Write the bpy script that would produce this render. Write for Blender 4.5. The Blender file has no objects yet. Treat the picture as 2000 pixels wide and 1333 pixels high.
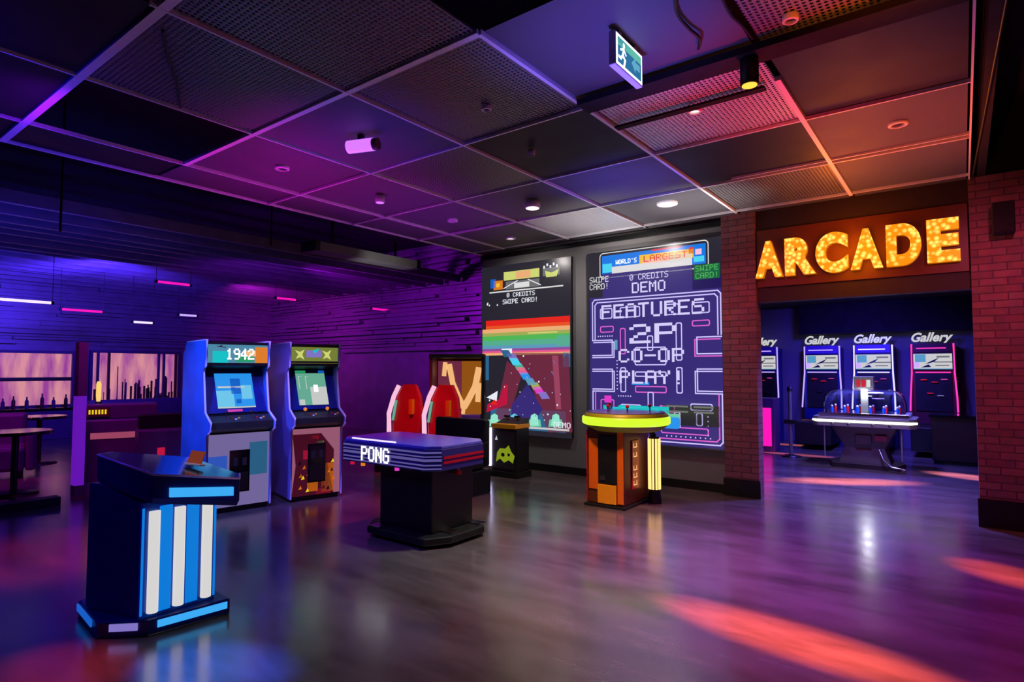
import bpy, bmesh, math, random
from mathutils import Vector, Matrix
random.seed(7)
sc = bpy.context.scene
col = sc.collection
PI = math.pi
def rad(a): return math.radians(a)

# ------------------------------------------------------------------ camera
EYE = 1.45
AZ, PITCH, FPX = rad(37.1), math.atan(57.5/1163), 1163.0
cd = bpy.data.cameras.new('camera'); cam = bpy.data.objects.new('camera', cd); col.objects.link(cam)
cam.location = (0, 0, EYE); cam.rotation_euler = (PI/2+PITCH, 0, AZ)
cd.sensor_width = 36; cd.lens = FPX/2000*36; cd.clip_start = .05; cd.clip_end = 200
sc.camera = cam
sc.view_settings.view_transform = 'Standard'
sc.view_settings.look = 'None'; sc.view_settings.gamma = 1; sc.view_settings.exposure = 0
sc.view_settings.use_curve_mapping = False
_F = Vector((-math.sin(AZ)*math.cos(PITCH), math.cos(AZ)*math.cos(PITCH), math.sin(PITCH)))
_R = Vector((math.cos(AZ), math.sin(AZ), 0)); _U = _R.cross(_F)
def _ray(x, y): return _F*FPX+_R*(x-1000)-_U*(y-666.5)
def atX(x, y, v): d = _ray(x, y); return Vector((0, 0, EYE))+d*(v/d.x)
def atY(x, y, v): d = _ray(x, y); return Vector((0, 0, EYE))+d*(v/d.y)
def atZ(x, y, v): d = _ray(x, y); return Vector((0, 0, EYE))+d*((v-EYE)/d.z)

# ------------------------------------------------------------------ materials
def lin(c):
    f = lambda v: v/12.92 if v <= .04045 else ((v+.055)/1.055)**2.4
    return tuple(f(v/255) for v in c)+(1,)
MATS = {}
def mat(name, rgb, rough=.5, metal=0, emit=0, ecol=None, noise=0, nscale=8, spec=.5, bump=0, bscale=40, coat=0, alpha=None):
    m = bpy.data.materials.new(name); m.use_nodes = True
    nt = m.node_tree; b = nt.nodes['Principled BSDF']; L = nt.links
    c = lin(rgb)
    b.inputs['Base Color'].default_value = c
    b.inputs['Roughness'].default_value = rough; b.inputs['Metallic'].default_value = metal
    b.inputs['Specular IOR Level'].default_value = spec
    if coat: b.inputs['Coat Weight'].default_value = coat; b.inputs['Coat Roughness'].default_value = .08
    if emit:
        b.inputs['Emission Color'].default_value = lin(ecol or rgb); b.inputs['Emission Strength'].default_value = emit
    if noise or bump:
        tc = nt.nodes.new('ShaderNodeTexCoord')
        n = nt.nodes.new('ShaderNodeTexNoise'); n.inputs['Scale'].default_value = nscale; n.inputs['Detail'].default_value = 5
        L.new(tc.outputs['Object'], n.inputs['Vector'])
        if noise:
            mx = nt.nodes.new('ShaderNodeMix'); mx.data_type = 'RGBA'
            mx.inputs['A'].default_value = tuple(v*(1-noise) for v in c[:3])+(1,)
            mx.inputs['B'].default_value = tuple(min(1, v*(1+noise)) for v in c[:3])+(1,)
            L.new(n.outputs['Fac'], mx.inputs['Factor']); L.new(mx.outputs['Result'], b.inputs['Base Color'])
            rr = nt.nodes.new('ShaderNodeMapRange'); rr.inputs['To Min'].default_value = rough*.8; rr.inputs['To Max'].default_value = min(1, rough*1.2)
            L.new(n.outputs['Fac'], rr.inputs['Value']); L.new(rr.outputs['Result'], b.inputs['Roughness'])
        if bump:
            n2 = nt.nodes.new('ShaderNodeTexNoise'); n2.inputs['Scale'].default_value = bscale; n2.inputs['Detail'].default_value = 3
            L.new(tc.outputs['Object'], n2.inputs['Vector'])
            bp = nt.nodes.new('ShaderNodeBump'); bp.inputs['Strength'].default_value = bump; bp.inputs['Distance'].default_value = .01
            L.new(n2.outputs['Fac'], bp.inputs['Height']); L.new(bp.outputs['Normal'], b.inputs['Normal'])
    MATS[name] = m
    return m
def glow(name, rgb, s=1.0):
    """a lit surface (screen pixel, lamp, tube): black body, emission only"""
    m = bpy.data.materials.new(name); m.use_nodes = True
    b = m.node_tree.nodes['Principled BSDF']
    b.inputs['Base Color'].default_value = (.01, .01, .01, 1); b.inputs['Roughness'].default_value = .25
    b.inputs['Emission Color'].default_value = lin(rgb); b.inputs['Emission Strength'].default_value = s
    MATS[name] = m
    return m

mat('black', (16, 16, 17), .45, noise=.3)
mat('black_gloss', (10, 10, 12), .12, coat=.6)
mat('void_black', (5, 5, 6), .9, noise=.3)
mat('charcoal', (42, 42, 44), .5, noise=.25)
mat('mid_grey', (110, 110, 112), .45, noise=.15)
mat('dark_metal', (60, 60, 64), .35, metal=.8, noise=.15)
mat('chrome', (200, 200, 205), .15, metal=1)
mat('bar_metal', (235, 235, 238), .4, metal=.2)
mat('panel_grey', (80, 80, 84), .6, metal=.0, noise=.12, nscale=3, bump=.05)
mat('panel_dark', (20, 20, 23), .55, metal=.2, noise=.25, nscale=3)
mat('wall_grey', (128, 127, 126), .75, noise=.1, nscale=2.5, bump=.15)
mat('wall_dark', (44, 30, 30), .7, noise=.2, bump=.1)
mat('room_wall', (96, 92, 112), .8, noise=.12, bump=.1)
mat('rib_wall', (120, 110, 128), .4, metal=.3, noise=.35, nscale=4)
mat('white_paint', (225, 225, 228), .4, noise=.04)
mat('white_plastic', (222, 222, 226), .3)
mat('red_plastic', (200, 16, 30), .3, noise=.15)
mat('red_vinyl', (190, 14, 40), .35, noise=.2, nscale=5)
mat('orange_paint', (232, 112, 12), .35, noise=.12)
mat('yellow_paint', (240, 160, 10), .35, noise=.1)
mat('brown_paint', (96, 46, 12), .4, noise=.2)
mat('blue_side', (34, 120, 235), .35, noise=.5, nscale=5)
mat('lilac_side', (120, 112, 190), .35, noise=.2, nscale=4)
mat('molding', (235, 205, 235), .2, coat=.5)
mat('blue_panel', (10, 90, 215), .25, noise=.15)
mat('navy_panel', (18, 34, 110), .3, noise=.2)
mat('purple_paint', (92, 60, 170), .4, noise=.2)
mat('violet_sheen', (110, 104, 220), .25, noise=.12)  # purple reflection on the glossy tops put into the base colour
glow('pong_stripe', (98, 88, 160), .8)  # glow put into the stripes to brighten the table front
mat('pong_dark', (52, 46, 130), .3)
mat('seat_black', (22, 22, 24), .5, bump=.2)
mat('lime_paint', (150, 165, 20), .4)
mat('maroon', (92, 16, 40), .45, noise=.2)
mat('plum', (80, 40, 96), .5, noise=.3)

def perforated(name, rgb, period=.03, r=.33):
    m = mat(name, rgb, .4, metal=.5)
    nt = m.node_tree; L = nt.links; b = nt.nodes['Principled BSDF']; out = nt.nodes['Material Output']
    tc = nt.nodes.new('ShaderNodeTexCoord')
    s = nt.nodes.new('ShaderNodeVectorMath'); s.operation = 'SCALE'; s.inputs['Scale'].default_value = 1/period
    fr = nt.nodes.new('ShaderNodeVectorMath'); fr.operation = 'FRACTION'
    sb = nt.nodes.new('ShaderNodeVectorMath'); sb.operation = 'SUBTRACT'; sb.inputs[1].default_value = (.5, .5, 0)
    ml = nt.nodes.new('ShaderNodeVectorMath'); ml.operation = 'MULTIPLY'; ml.inputs[1].default_value = (1, 1, 0)
    le = nt.nodes.new('ShaderNodeVectorMath'); le.operation = 'LENGTH'
    lt = nt.nodes.new('ShaderNodeMath'); lt.operation = 'LESS_THAN'; lt.inputs[1].default_value = r
    tr = nt.nodes.new('ShaderNodeBsdfTransparent'); mx = nt.nodes.new('ShaderNodeMixShader')
    L.new(tc.outputs['Object'], s.inputs[0]); L.new(s.outputs[0], fr.inputs[0]); L.new(fr.outputs[0], sb.inputs[0])
    L.new(sb.outputs[0], ml.inputs[0]); L.new(ml.outputs[0], le.inputs[0]); L.new(le.outputs['Value'], lt.inputs[0])
    L.new(lt.outputs[0], mx.inputs['Fac']); L.new(b.outputs[0], mx.inputs[1]); L.new(tr.outputs[0], mx.inputs[2])
    L.new(mx.outputs[0], out.inputs['Surface'])
perforated('perf_light', (225, 225, 227))
perforated('perf_dark', (130, 130, 132))

def brick(name, c1, c2, mortar):
    m = mat(name, c1, .75)
    nt = m.node_tree; L = nt.links; b = nt.nodes['Principled BSDF']
    g = nt.nodes.new('ShaderNodeNewGeometry'); sp = nt.nodes.new('ShaderNodeSeparateXYZ')
    ad = nt.nodes.new('ShaderNodeMath'); cb = nt.nodes.new('ShaderNodeCombineXYZ')
    L.new(g.outputs['Position'], sp.inputs[0]); L.new(sp.outputs['X'], ad.inputs[0]); L.new(sp.outputs['Y'], ad.inputs[1])
    L.new(ad.outputs[0], cb.inputs['X']); L.new(sp.outputs['Z'], cb.inputs['Y'])
    bt = nt.nodes.new('ShaderNodeTexBrick')
    bt.inputs['Color1'].default_value = lin(c1); bt.inputs['Color2'].default_value = lin(c2); bt.inputs['Mortar'].default_value = lin(mortar)
    bt.inputs['Scale'].default_value = 1; bt.inputs['Brick Width'].default_value = .21; bt.inputs['Row Height'].default_value = .07
    bt.inputs['Mortar Size'].default_value = .006; bt.inputs['Bias'].default_value = -.1
    n = nt.nodes.new('ShaderNodeTexNoise'); n.inputs['Scale'].default_value = 14; n.inputs['Detail'].default_value = 5
    L.new(g.outputs['Position'], n.inputs['Vector'])
    mx = nt.nodes.new('ShaderNodeMix'); mx.data_type = 'RGBA'; mx.blend_type = 'MULTIPLY'; mx.inputs['Factor'].default_value = .7
    L.new(cb.outputs[0], bt.inputs['Vector']); L.new(bt.outputs['Color'], mx.inputs['A']); L.new(n.outputs['Color'], mx.inputs['B'])
    L.new(mx.outputs['Result'], b.inputs['Base Color'])
    bp = nt.nodes.new('ShaderNodeBump'); bp.inputs['Strength'].default_value = .35; bp.inputs['Distance'].default_value = .008; bp.invert = True
    L.new(bt.outputs['Fac'], bp.inputs['Height']); L.new(bp.outputs['Normal'], b.inputs['Normal'])
brick('brick', (168, 108, 112), (138, 82, 90), (104, 68, 74))

def floor_material():
    m = mat('floor', (104, 92, 90), .2)
    nt = m.node_tree; L = nt.links; b = nt.nodes['Principled BSDF']
    b.inputs['IOR'].default_value = 2.75
    g = nt.nodes.new('ShaderNodeNewGeometry')
    n = nt.nodes.new('ShaderNodeTexNoise'); n.inputs['Scale'].default_value = .9; n.inputs['Detail'].default_value = 8; n.inputs['Roughness'].default_value = .65
    mp = nt.nodes.new('ShaderNodeMapping'); mp.inputs['Scale'].default_value = (1, 3.5, 1); mp.inputs['Rotation'].default_value = (0, 0, .6)
    L.new(g.outputs['Position'], mp.inputs['Vector']); L.new(mp.outputs[0], n.inputs['Vector'])
    cr = nt.nodes.new('ShaderNodeValToRGB')
    cr.color_ramp.elements[0].position = .3; cr.color_ramp.elements[0].color = lin((62, 52, 49))
    cr.color_ramp.elements[1].position = .75; cr.color_ramp.elements[1].color = lin((118, 106, 104))
    L.new(n.outputs['Fac'], cr.inputs[0]); L.new(cr.outputs[0], b.inputs['Base Color'])
    rr = nt.nodes.new('ShaderNodeMapRange'); rr.inputs['To Min'].default_value = .12; rr.inputs['To Max'].default_value = .3
    L.new(n.outputs['Fac'], rr.inputs['Value']); L.new(rr.outputs['Result'], b.inputs['Roughness'])
    n2 = nt.nodes.new('ShaderNodeTexNoise'); n2.inputs['Scale'].default_value = 5; n2.inputs['Detail'].default_value = 2
    L.new(g.outputs['Position'], n2.inputs['Vector'])
    bp = nt.nodes.new('ShaderNodeBump'); bp.inputs['Strength'].default_value = .06; bp.inputs['Distance'].default_value = .02
    L.new(n2.outputs['Fac'], bp.inputs['Height']); L.new(bp.outputs['Normal'], b.inputs['Normal'])
floor_material()

def clear(name, tint=(.9, .95, 1)):
    m = bpy.data.materials.new(name); m.use_nodes = True
    nt = m.node_tree; L = nt.links; nt.nodes.remove(nt.nodes['Principled BSDF'])
    tr = nt.nodes.new('ShaderNodeBsdfTransparent'); tr.inputs[0].default_value = tint+(1,)
    gl = nt.nodes.new('ShaderNodeBsdfGlossy'); gl.inputs['Roughness'].default_value = .05
    lw = nt.nodes.new('ShaderNodeLayerWeight'); lw.inputs[0].default_value = .35
    mx = nt.nodes.new('ShaderNodeMixShader')
    L.new(lw.outputs['Facing'], mx.inputs[0]); L.new(tr.outputs[0], mx.inputs[1]); L.new(gl.outputs[0], mx.inputs[2])
    L.new(mx.outputs[0], nt.nodes['Material Output'].inputs[0]); MATS[name] = m
clear('clear_plastic')

def window_glow():
    m = glow('window_light', (200, 120, 150), 1.0); nt = m.node_tree; L = nt.links; b = nt.nodes['Principled BSDF']
    g = nt.nodes.new('ShaderNodeNewGeometry'); mp = nt.nodes.new('ShaderNodeMapping'); mp.inputs['Scale'].default_value = (1, 4, .8)
    n = nt.nodes.new('ShaderNodeTexNoise'); n.inputs['Scale'].default_value = 1.2; n.inputs['Detail'].default_value = 3
    cr = nt.nodes.new('ShaderNodeValToRGB')
    cr.color_ramp.elements[0].position = .35; cr.color_ramp.elements[0].color = lin((150, 62, 150))
    cr.color_ramp.elements[1].position = .65; cr.color_ramp.elements[1].color = lin((214, 140, 150))
    L.new(g.outputs['Position'], mp.inputs[0]); L.new(mp.outputs[0], n.inputs['Vector']); L.new(n.outputs['Fac'], cr.inputs[0])
    L.new(cr.outputs[0], b.inputs['Emission Color'])
window_glow()
def letter_glow():
    m = glow('letter_bulbs', (255, 180, 30), 1.6); nt = m.node_tree; L = nt.links; b = nt.nodes['Principled BSDF']
    tc = nt.nodes.new('ShaderNodeTexCoord'); v = nt.nodes.new('ShaderNodeTexVoronoi'); v.inputs['Scale'].default_value = 22
    cr = nt.nodes.new('ShaderNodeValToRGB')
    cr.color_ramp.elements[0].position = .15; cr.color_ramp.elements[0].color = lin((255, 214, 96))
    cr.color_ramp.elements[1].position = .6; cr.color_ramp.elements[1].color = lin((236, 120, 8))
    L.new(tc.outputs['Object'], v.inputs['Vector']); L.new(v.outputs['Distance'], cr.inputs[0]); L.new(cr.outputs[0], b.inputs['Emission Color'])
letter_glow()
for nm, c, s in [('g_white', (255, 255, 255), 1.6), ('g_letter', (214, 206, 250), 1.0), ('g_softwhite', (228, 226, 232), .9),
                 ('g_cab_blue', (40, 150, 240), .95), ('g_cab_cyan', (110, 200, 235), .95), ('g_cab_deep', (10, 100, 205), .9), ('g_pink', (226, 70, 190), .8),
                 ('g_teal', (20, 200, 205), .9), ('g_marq', (86, 150, 180), .8), ('g_orange', (230, 130, 30), .9), ('g_green', (40, 170, 110), .8),
                 ('g_mint', (104, 176, 150), .9), ('g_pale', (205, 208, 204), .9), ('g_olive', (128, 138, 60), .8), ('g_olive_hi', (214, 222, 120), .9),
                 ('g_violet', (134, 120, 205), .9),
                 ('g_maze_base', (54, 42, 118), 1.0), ('g_maze_dark', (30, 22, 86), 1.0), ('g_maze_line', (206, 194, 255), 1.0), ('g_maze_pink', (224, 100, 210), .95),
                 ('g_scr_dark', (42, 40, 52), .8), ('g_hdr_blue', (10, 118, 226), 1.0), ('g_hdr_white', (226, 224, 224), .95), ('g_hdr_yellow', (240, 190, 50), 1.0),
                 ('g_hdr_pink', (250, 190, 220), 1.0), ('g_hdr_red', (220, 40, 60), 1.0), ('g_hdr_cyan', (70, 210, 240), 1.0), ('g_swipe', (20, 110, 70), .8),
                 ('g_band_red', (226, 34, 26), 1.0), ('g_band_orange', (230, 80, 34), 1.0), ('g_band_peach', (240, 176, 120), .95), ('g_band_olive', (166, 178, 90), .9),
                 ('g_band_green', (84, 190, 90), .9), ('g_band_teal', (90, 180, 150), .9), ('g_band_blue', (96, 160, 195), .9), ('g_band_mauve', (150, 80, 160), .9),
                 ('g_band_rose', (240, 90, 140), .95), ('g_beam', (112, 42, 66), .9), ('g_beam_hi', (160, 70, 100), .9), ('g_ship', (150, 230, 205), 1.0), ('g_star', (235, 235, 245), 1.0),
                 ('g_sea', (48, 104, 150), .9), ('g_crimson', (196, 22, 66), .9), ('g_magenta', (226, 60, 200), .95),
                 ('g_tube_white', (214, 212, 210), 1.0), ('g_tube_blue', (6, 124, 220), .95), ('g_rim_blue', (60, 170, 245), 1.0), ('g_plinth_blue', (30, 110, 230), .7),
                 ('g_lime', (172, 208, 36), 1.7), ('g_warm', (250, 190, 110), 1.8), ('g_neon_violet', (190, 160, 255), 1.2), ('g_neon_white', (225, 210, 255), 1.3), ('g_neon_pink', (255, 60, 180), 1.2),
                 ('g_skee_blue', (90, 160, 205), .9), ('g_skee_white', (206, 206, 206), .95), ('g_skee_grey', (120, 120, 122), .8), ('g_red', (220, 30, 50), .8), ('g_tube_violet', (130, 40, 240), 1.2), ('g_tube_pink', (240, 20, 170), 1.2),
                 ('g_sign_yellow', (235, 200, 20), 1.0), ('g_gold', (232, 176, 116), 1.1), ('g_gold_deep', (150, 84, 20), .9), ('g_exit', (96, 170, 200), 1.0), ('g_exit_green', (110, 200, 160), 1.0), ('g_exit_blue', (36, 118, 165), .9),
                 ('g_lamp', (255, 235, 225), 2.0), ('g_lamp_violet', (200, 110, 255), 1.3), ('g_lamp_amber', (255, 190, 60), 1.6), ('g_column', (108, 22, 190), .8), ('g_amber', (250, 200, 110), 1.1),
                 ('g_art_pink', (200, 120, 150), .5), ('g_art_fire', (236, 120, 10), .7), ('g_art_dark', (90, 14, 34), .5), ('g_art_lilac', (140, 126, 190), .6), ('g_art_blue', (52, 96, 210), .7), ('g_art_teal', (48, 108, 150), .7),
                 ('g_gob', (150, 170, 30), .7), ('g_rim_white', (232, 230, 228), 3.0), ('g_strip_white', (215, 205, 255), 4.0)]:
    glow(nm, c, s)

# ------------------------------------------------------------------ mesh builder
class MB:
    def __init__(s): s.v = []; s.f = []; s.m = []; s.slots = []; s.sm = []
    def _mi(s, m):
        if m not in s.slots: s.slots.append(m)
        return s.slots.index(m)
    def add(s, verts, faces, m, smooth=False):
        o = len(s.v); s.v += [tuple(v) for v in verts]; k = s._mi(m)
        for f in faces: s.f.append([o+i for i in f]); s.m.append(k); s.sm.append(smooth)
        return s
    def box(s, a, b, m):
        x0, y0, z0 = a; x1, y1, z1 = b
        x0, x1 = min(x0, x1), max(x0, x1); y0, y1 = min(y0, y1), max(y0, y1); z0, z1 = min(z0, z1), max(z0, z1)
        v = [(x0,y0,z0),(x1,y0,z0),(x1,y1,z0),(x0,y1,z0),(x0,y0,z1),(x1,y0,z1),(x1,y1,z1),(x0,y1,z1)]
        return s.add(v, [(3,2,1,0),(4,5,6,7),(0,1,5,4),(1,2,6,5),(2,3,7,6),(3,0,4,7)], m)
    def prism(s, poly, fn, t0, t1, m):
        """poly: 2-D outline, fn(u, v, t) -> 3-D"""
        n = len(poly); v = [fn(u, w, t0) for u, w in poly]+[fn(u, w, t1) for u, w in poly]
        f = [list(range(n))[::-1], list(range(n, 2*n))]+[(i, (i+1) % n, n+(i+1) % n, n+i) for i in range(n)]
        return s.add(v, f, m)
    def loft(s, rings, m, smooth=False, caps=True):
        n = len(rings[0]); v = [p for r in rings for p in r]; f = []
        for k in range(len(rings)-1):
            for i in range(n): f.append((k*n+i, k*n+(i+1) % n, (k+1)*n+(i+1) % n, (k+1)*n+i))
        s.add(v, f, m, smooth)
        if caps: s.add(rings[0], [list(range(n))[::-1]], m); s.add(rings[-1], [list(range(n))], m)
        return s
    def lathe(s, prof, m, c=(0, 0, 0), n=24, smooth=True, caps=True, sx=1, sy=1):
        return s.loft([[(c[0]+r*sx*math.cos(2*PI*i/n), c[1]+r*sy*math.sin(2*PI*i/n), c[2]+z) for i in range(n)] for r, z in prof], m, smooth, caps)
    def tube(s, pts, r, m, n=8, closed=False):
        pts = [Vector(p) for p in pts]; N = len(pts); rings = []
        for i, p in enumerate(pts):
            a = pts[i-1] if (i or closed) else p; b = pts[(i+1) % N] if (i < N-1 or closed) else p
            t = (b-a).normalized(); u = t.cross(Vector((0, 0, 1)))
            if u.length < .05: u = t.cross(Vector((1, 0, 0)))
            u.normalize(); w = t.cross(u)
            rings.append([p+(u*math.cos(2*PI*k/n)+w*math.sin(2*PI*k/n))*r for k in range(n)])
        if closed: rings.append(rings[0])
        return s.loft(rings, m, True, not closed)
    def ball(s, c, r, m, n=12, sz=1):
        return s.lathe([(max(.0005, r*math.sin(PI*k/8)), -r*sz*math.cos(PI*k/8)) for k in range(9)], m, c, n)
    def build(s, name, parent=None, bevel=0, loc=None):
        me = bpy.data.meshes.new(name); me.from_pydata(s.v, [], s.f)
        for k in s.slots: me.materials.append(MATS[k])
        me.polygons.foreach_set('material_index', s.m); me.polygons.foreach_set('use_smooth', s.sm); me.update()
        o = bpy.data.objects.new(name, me); col.objects.link(o)
        if parent: o.parent = parent
        if loc is not None: o.location = loc
        if bevel:
            bm = bmesh.new(); bm.from_mesh(me); bmesh.ops.recalc_face_normals(bm, faces=bm.faces); bm.to_mesh(me); bm.free()
            md = o.modifiers.new('edge', 'BEVEL'); md.width = bevel; md.segments = 2; md.limit_method = 'ANGLE'; md.angle_limit = rad(40)
        return o
def tag(o, label, cat, group=None):
    o['label'] = label; o['category'] = cat
    if group: o['group'] = group
    return o
def thing(name, label, cat, loc=(0, 0, 0), rz=0, group=None):
    o = bpy.data.objects.new(name, None); o.empty_display_size = .1; col.objects.link(o)
    o.location = loc; o.rotation_euler = (0, 0, rz); return tag(o, label, cat, group)
def struct(name, mb, bevel=0):
    o = mb.build(name, None, bevel); o['kind'] = 'structure'; return o
def lab(o, s): o['label'] = s; return o

FONT = {'A':'01110 10001 10001 11111 10001 10001 10001','C':'01110 10001 10000 10000 10000 10001 01110','D':'11110 10001 10001 10001 10001 10001 11110',
'E':'11111 10000 10000 11110 10000 10000 11111','F':'11111 10000 10000 11110 10000 10000 10000','G':'01110 10001 10000 10111 10001 10001 01110','I':'11111 00100 00100 00100 00100 00100 11111',
'L':'10000 10000 10000 10000 10000 10000 11111','M':'10001 11011 10101 10101 10001 10001 10001','N':'10001 11001 10101 10101 10011 10001 10001','O':'01110 10001 10001 10001 10001 10001 01110',
'P':'11110 10001 10001 11110 10000 10000 10000','R':'11110 10001 10001 11110 10100 10010 10001','S':'01111 10000 10000 01110 00001 00001 11110','T':'11111 00100 00100 00100 00100 00100 00100',
'U':'10001 10001 10001 10001 10001 10001 01110','W':'10001 10001 10001 10101 10101 11011 10001','Y':'10001 10001 01010 00100 00100 00100 00100','0':'01110 10001 10011 10101 11001 10001 01110',
'1':'00100 01100 00100 00100 00100 00100 01110','2':'01110 10001 00001 00110 01000 10000 11111','4':'00010 00110 01010 10010 11111 00010 00010','9':'01110 10001 10001 01111 00001 00001 01110',
'!':'00100 00100 00100 00100 00100 00000 00100','-':'00000 00000 00000 11111 00000 00000 00000',"'":'00100 00100 00000 00000 00000 00000 00000',' ':'00000 '*6+'00000'}
def pixtext(mb, text, fn, u0, u1, v0, v1, m, fat=1.0):
    """blocky 5x7 lettering filling the box (u0..u1, v0..v1); fn(u, v) -> 3-D"""
    n = len(text)*6-1; du = (u1-u0)/n; dv = (v1-v0)/7
    for k, ch in enumerate(text):
        for r, row in enumerate(FONT[ch].split()):
            for c, b in enumerate(row):
                if b == '1':
                    a0 = u0+(k*6+c)*du; b1 = v1-r*dv; e = du*(fat-1)*.5
                    mb.add([fn(a0-e, b1-dv), fn(a0+du+e, b1-dv), fn(a0+du+e, b1), fn(a0-e, b1)], [(0, 1, 2, 3)], m)
def glyphs(text, shear=0, offset=0, extrude=.02):
    """outline lettering from the built-in sans face, as (verts, faces) in its own x/y plane"""
    cu = bpy.data.curves.new('lettering', 'FONT'); cu.body = text; cu.shear = shear; cu.offset = offset; cu.extrude = extrude
    o = bpy.data.objects.new('lettering', cu); col.objects.link(o)
    dg = bpy.context.evaluated_depsgraph_get(); dg.update(); me = bpy.data.meshes.new_from_object(o.evaluated_get(dg))
    vs = [v.co.copy() for v in me.vertices]; fs = [list(p.vertices) for p in me.polygons]
    bpy.data.objects.remove(o); bpy.data.curves.remove(cu); bpy.data.meshes.remove(me); return vs, fs
def put_glyphs(mb, text, x0, x1, z0, z1, y_front, depth, m, m_side=None, shear=0, offset=0):
    """lettering in the X-Z plane facing -Y, fitted to the box"""
    vs, fs = glyphs(text, shear, offset, .05)
    ax = min(v.x for v in vs); bx = max(v.x for v in vs); ay = min(v.y for v in vs); by = max(v.y for v in vs); zt = max(v.z for v in vs); zb = min(v.z for v in vs)
    P = [(x0+(v.x-ax)/(bx-ax)*(x1-x0), y_front+(zt-v.z)/(zt-zb)*depth, z0+(v.y-ay)/(by-ay)*(z1-z0)) for v in vs]
    front = [f for f in fs if all(vs[i].z > zt-1e-4 for i in f)]; rest = [f for f in fs if f not in front]
    mb.add(P, front, m); mb.add(P, rest, m_side or m)

# ================================================================== THE SETTING
WY = 7.2      # wall with the screens
HC = 3.29     # ceiling grid
LX = -6.03    # edge of the ceiling towards the lounge
struct('floor', MB().add([(-26, -4, 0), (5, -4, 0), (5, 16, 0), (-26, 16, 0)], [(0, 1, 2, 3)], 'floor'))
struct('ceiling', MB().box((LX, -3, 4.0), (4, WY+.2, 4.1), 'void_black'))
struct('ceiling_left', MB().box((-26, -4, 4.3), (LX-.02, 16, 4.4), 'void_black'))
struct('wall_back', MB().box((LX, WY, 0), (-2.1, WY+.2, 4.0), 'wall_grey'))
struct('baseboard_back', MB().box((LX, WY-.02, 0), (-2.26, WY-.001, .1), 'black'))
struct('trim_fascia_top', MB().box((LX-.02, WY-.03, HC-.1), (-2.26, WY-.001, HC-.03), 'black'), .004)
struct('pillar_left', MB().box((-2.25, 7.1, 0), (-1.87, 7.3, HC), 'brick'))
struct('pillar_right', MB().box((.09, 7.1, 0), (1.6, 7.3, HC), 'brick'))
struct('baseboard_left', MB().box((-2.265, 7.085, 0), (-1.855, 7.099, .2), 'black'))
struct('baseboard_right', MB().box((.075, 7.085, 0), (1.6, 7.099, .26), 'black'))
struct('wall_arch', MB().box((-1.869, 7.16, 2.23), (.089, 7.29, 4.0), 'wall_dark'))
struct('trim_pillars', MB().box((-2.3, 7.12, HC), (1.6, 7.5, 4.0), 'void_black'))
struct('wall_end_right', MB().box((.16, 1.0, HC-.02), (.22, 7.05, 4.0), 'void_black'))
struct('trim_conduit', MB().tube([(.235, 3.2, HC-.06), (.12, 6.98, HC-.06)], .008, 'dark_metal'))
struct('trim_kerb', MB().box((-7.95, -2, 0), (-7.8, 2.25, .09), 'black'), .005)
# drop edge towards the lounge
struct('trim_edge', MB().box((LX-.02, -2, HC-.022), (LX, WY, HC+.01), 'bar_metal'), .004)
# grid bars
gx = [-5.43, -4.3, -3.16, -2.03, -.87, .1]; gy = [.13, 1.26, 2.39, 3.53, 4.66, 5.79, 6.92]
def bar(n, a, b, w=.028, m='bar_metal'):
    (x0, y0), (x1, y1) = a, b; mb = MB()
    if x0 == x1: mb.box((x0-w/2, y0, HC-.03), (x0+w/2, y1, HC), m)
    else: mb.box((x0, y0-w/2, HC-.028), (x1, y0+w/2, HC-.002), m)
    return struct('trim_%d' % n, mb)
nb = 1
for x, y0, y1, w in [(-5.43, -1, 6.98, .014), (-4.3, -1, 6.98, .014), (-3.16, 1.2, 6.98, .016), (-2.03, 2.39, 6.98, .026), (-.87, 3.9, 6.98, .034), (.1, 2.4, 7.05, .012)]:
    bar(nb, (x, y0), (x, y1), w); nb += 1
for y, x0, x1, w in [(.13, LX, -3.16, .014), (1.26, LX, -2.9, .05), (2.39, -5.43, -2.03, .04), (3.53, LX, -2.03, .014), (4.66, LX, -.87, .016), (5.79, LX, .1, .016), (6.92, LX, .1, .014), (4.66, -.87, .1, .012), (5.7, -1.7, .1, .012)]:
    bar(nb, (x0, y), (x1, y), w); nb += 1
# cells:  S solid, P light perforated, Q dark perforated, D dark, V open
cells = {0: 'DDDQQQ', 1: 'DVQQVV', 2: 'SSSQSQ', 3: 'SSQDPD', 4: 'SSSSDS', 5: 'SSPSQS', 6: 'SSSSSS'}
xb = [LX]+gx; yb = [.13]+gy[1:]+[7.15]
k = 0
for j in range(len(yb)-1):
    for i in range(len(xb)-1):
        c = cells[j][i]
        if c == 'V': continue
        x0, x1, y0, y1 = xb[i]+.02, xb[i+1]-.02, yb[j]+.02, yb[j+1]-.02
        mb = MB(); cx, cy = (x0+x1)/2, (y0+y1)/2; dx, dy = (x1-x0)/2, (y1-y0)/2; t = .012
        mb.box((-dx, -dy, 0), (dx, dy, t), {'S': 'panel_grey', 'P': 'perf_light', 'Q': 'perf_dark', 'D': 'panel_dark'}[c])
        o = mb.build('ceiling_panel', None, 0, (cx, cy, HC-.012+random.uniform(0, .012))); o['kind'] = 'structure'
        o.rotation_euler = (random.uniform(-.004, .004), random.uniform(-.004, .004), 0)
# black channel beams crossing the grid
struct('trim_channel', MB().box((-2.0, 3.36, HC-.075), (.1, 3.52, HC-.035), 'void_black'))
struct('trim_channel_thin', MB().box((-2.0, 3.9, HC-.05), (-.95, 3.96, HC-.035), 'void_black'))

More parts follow.
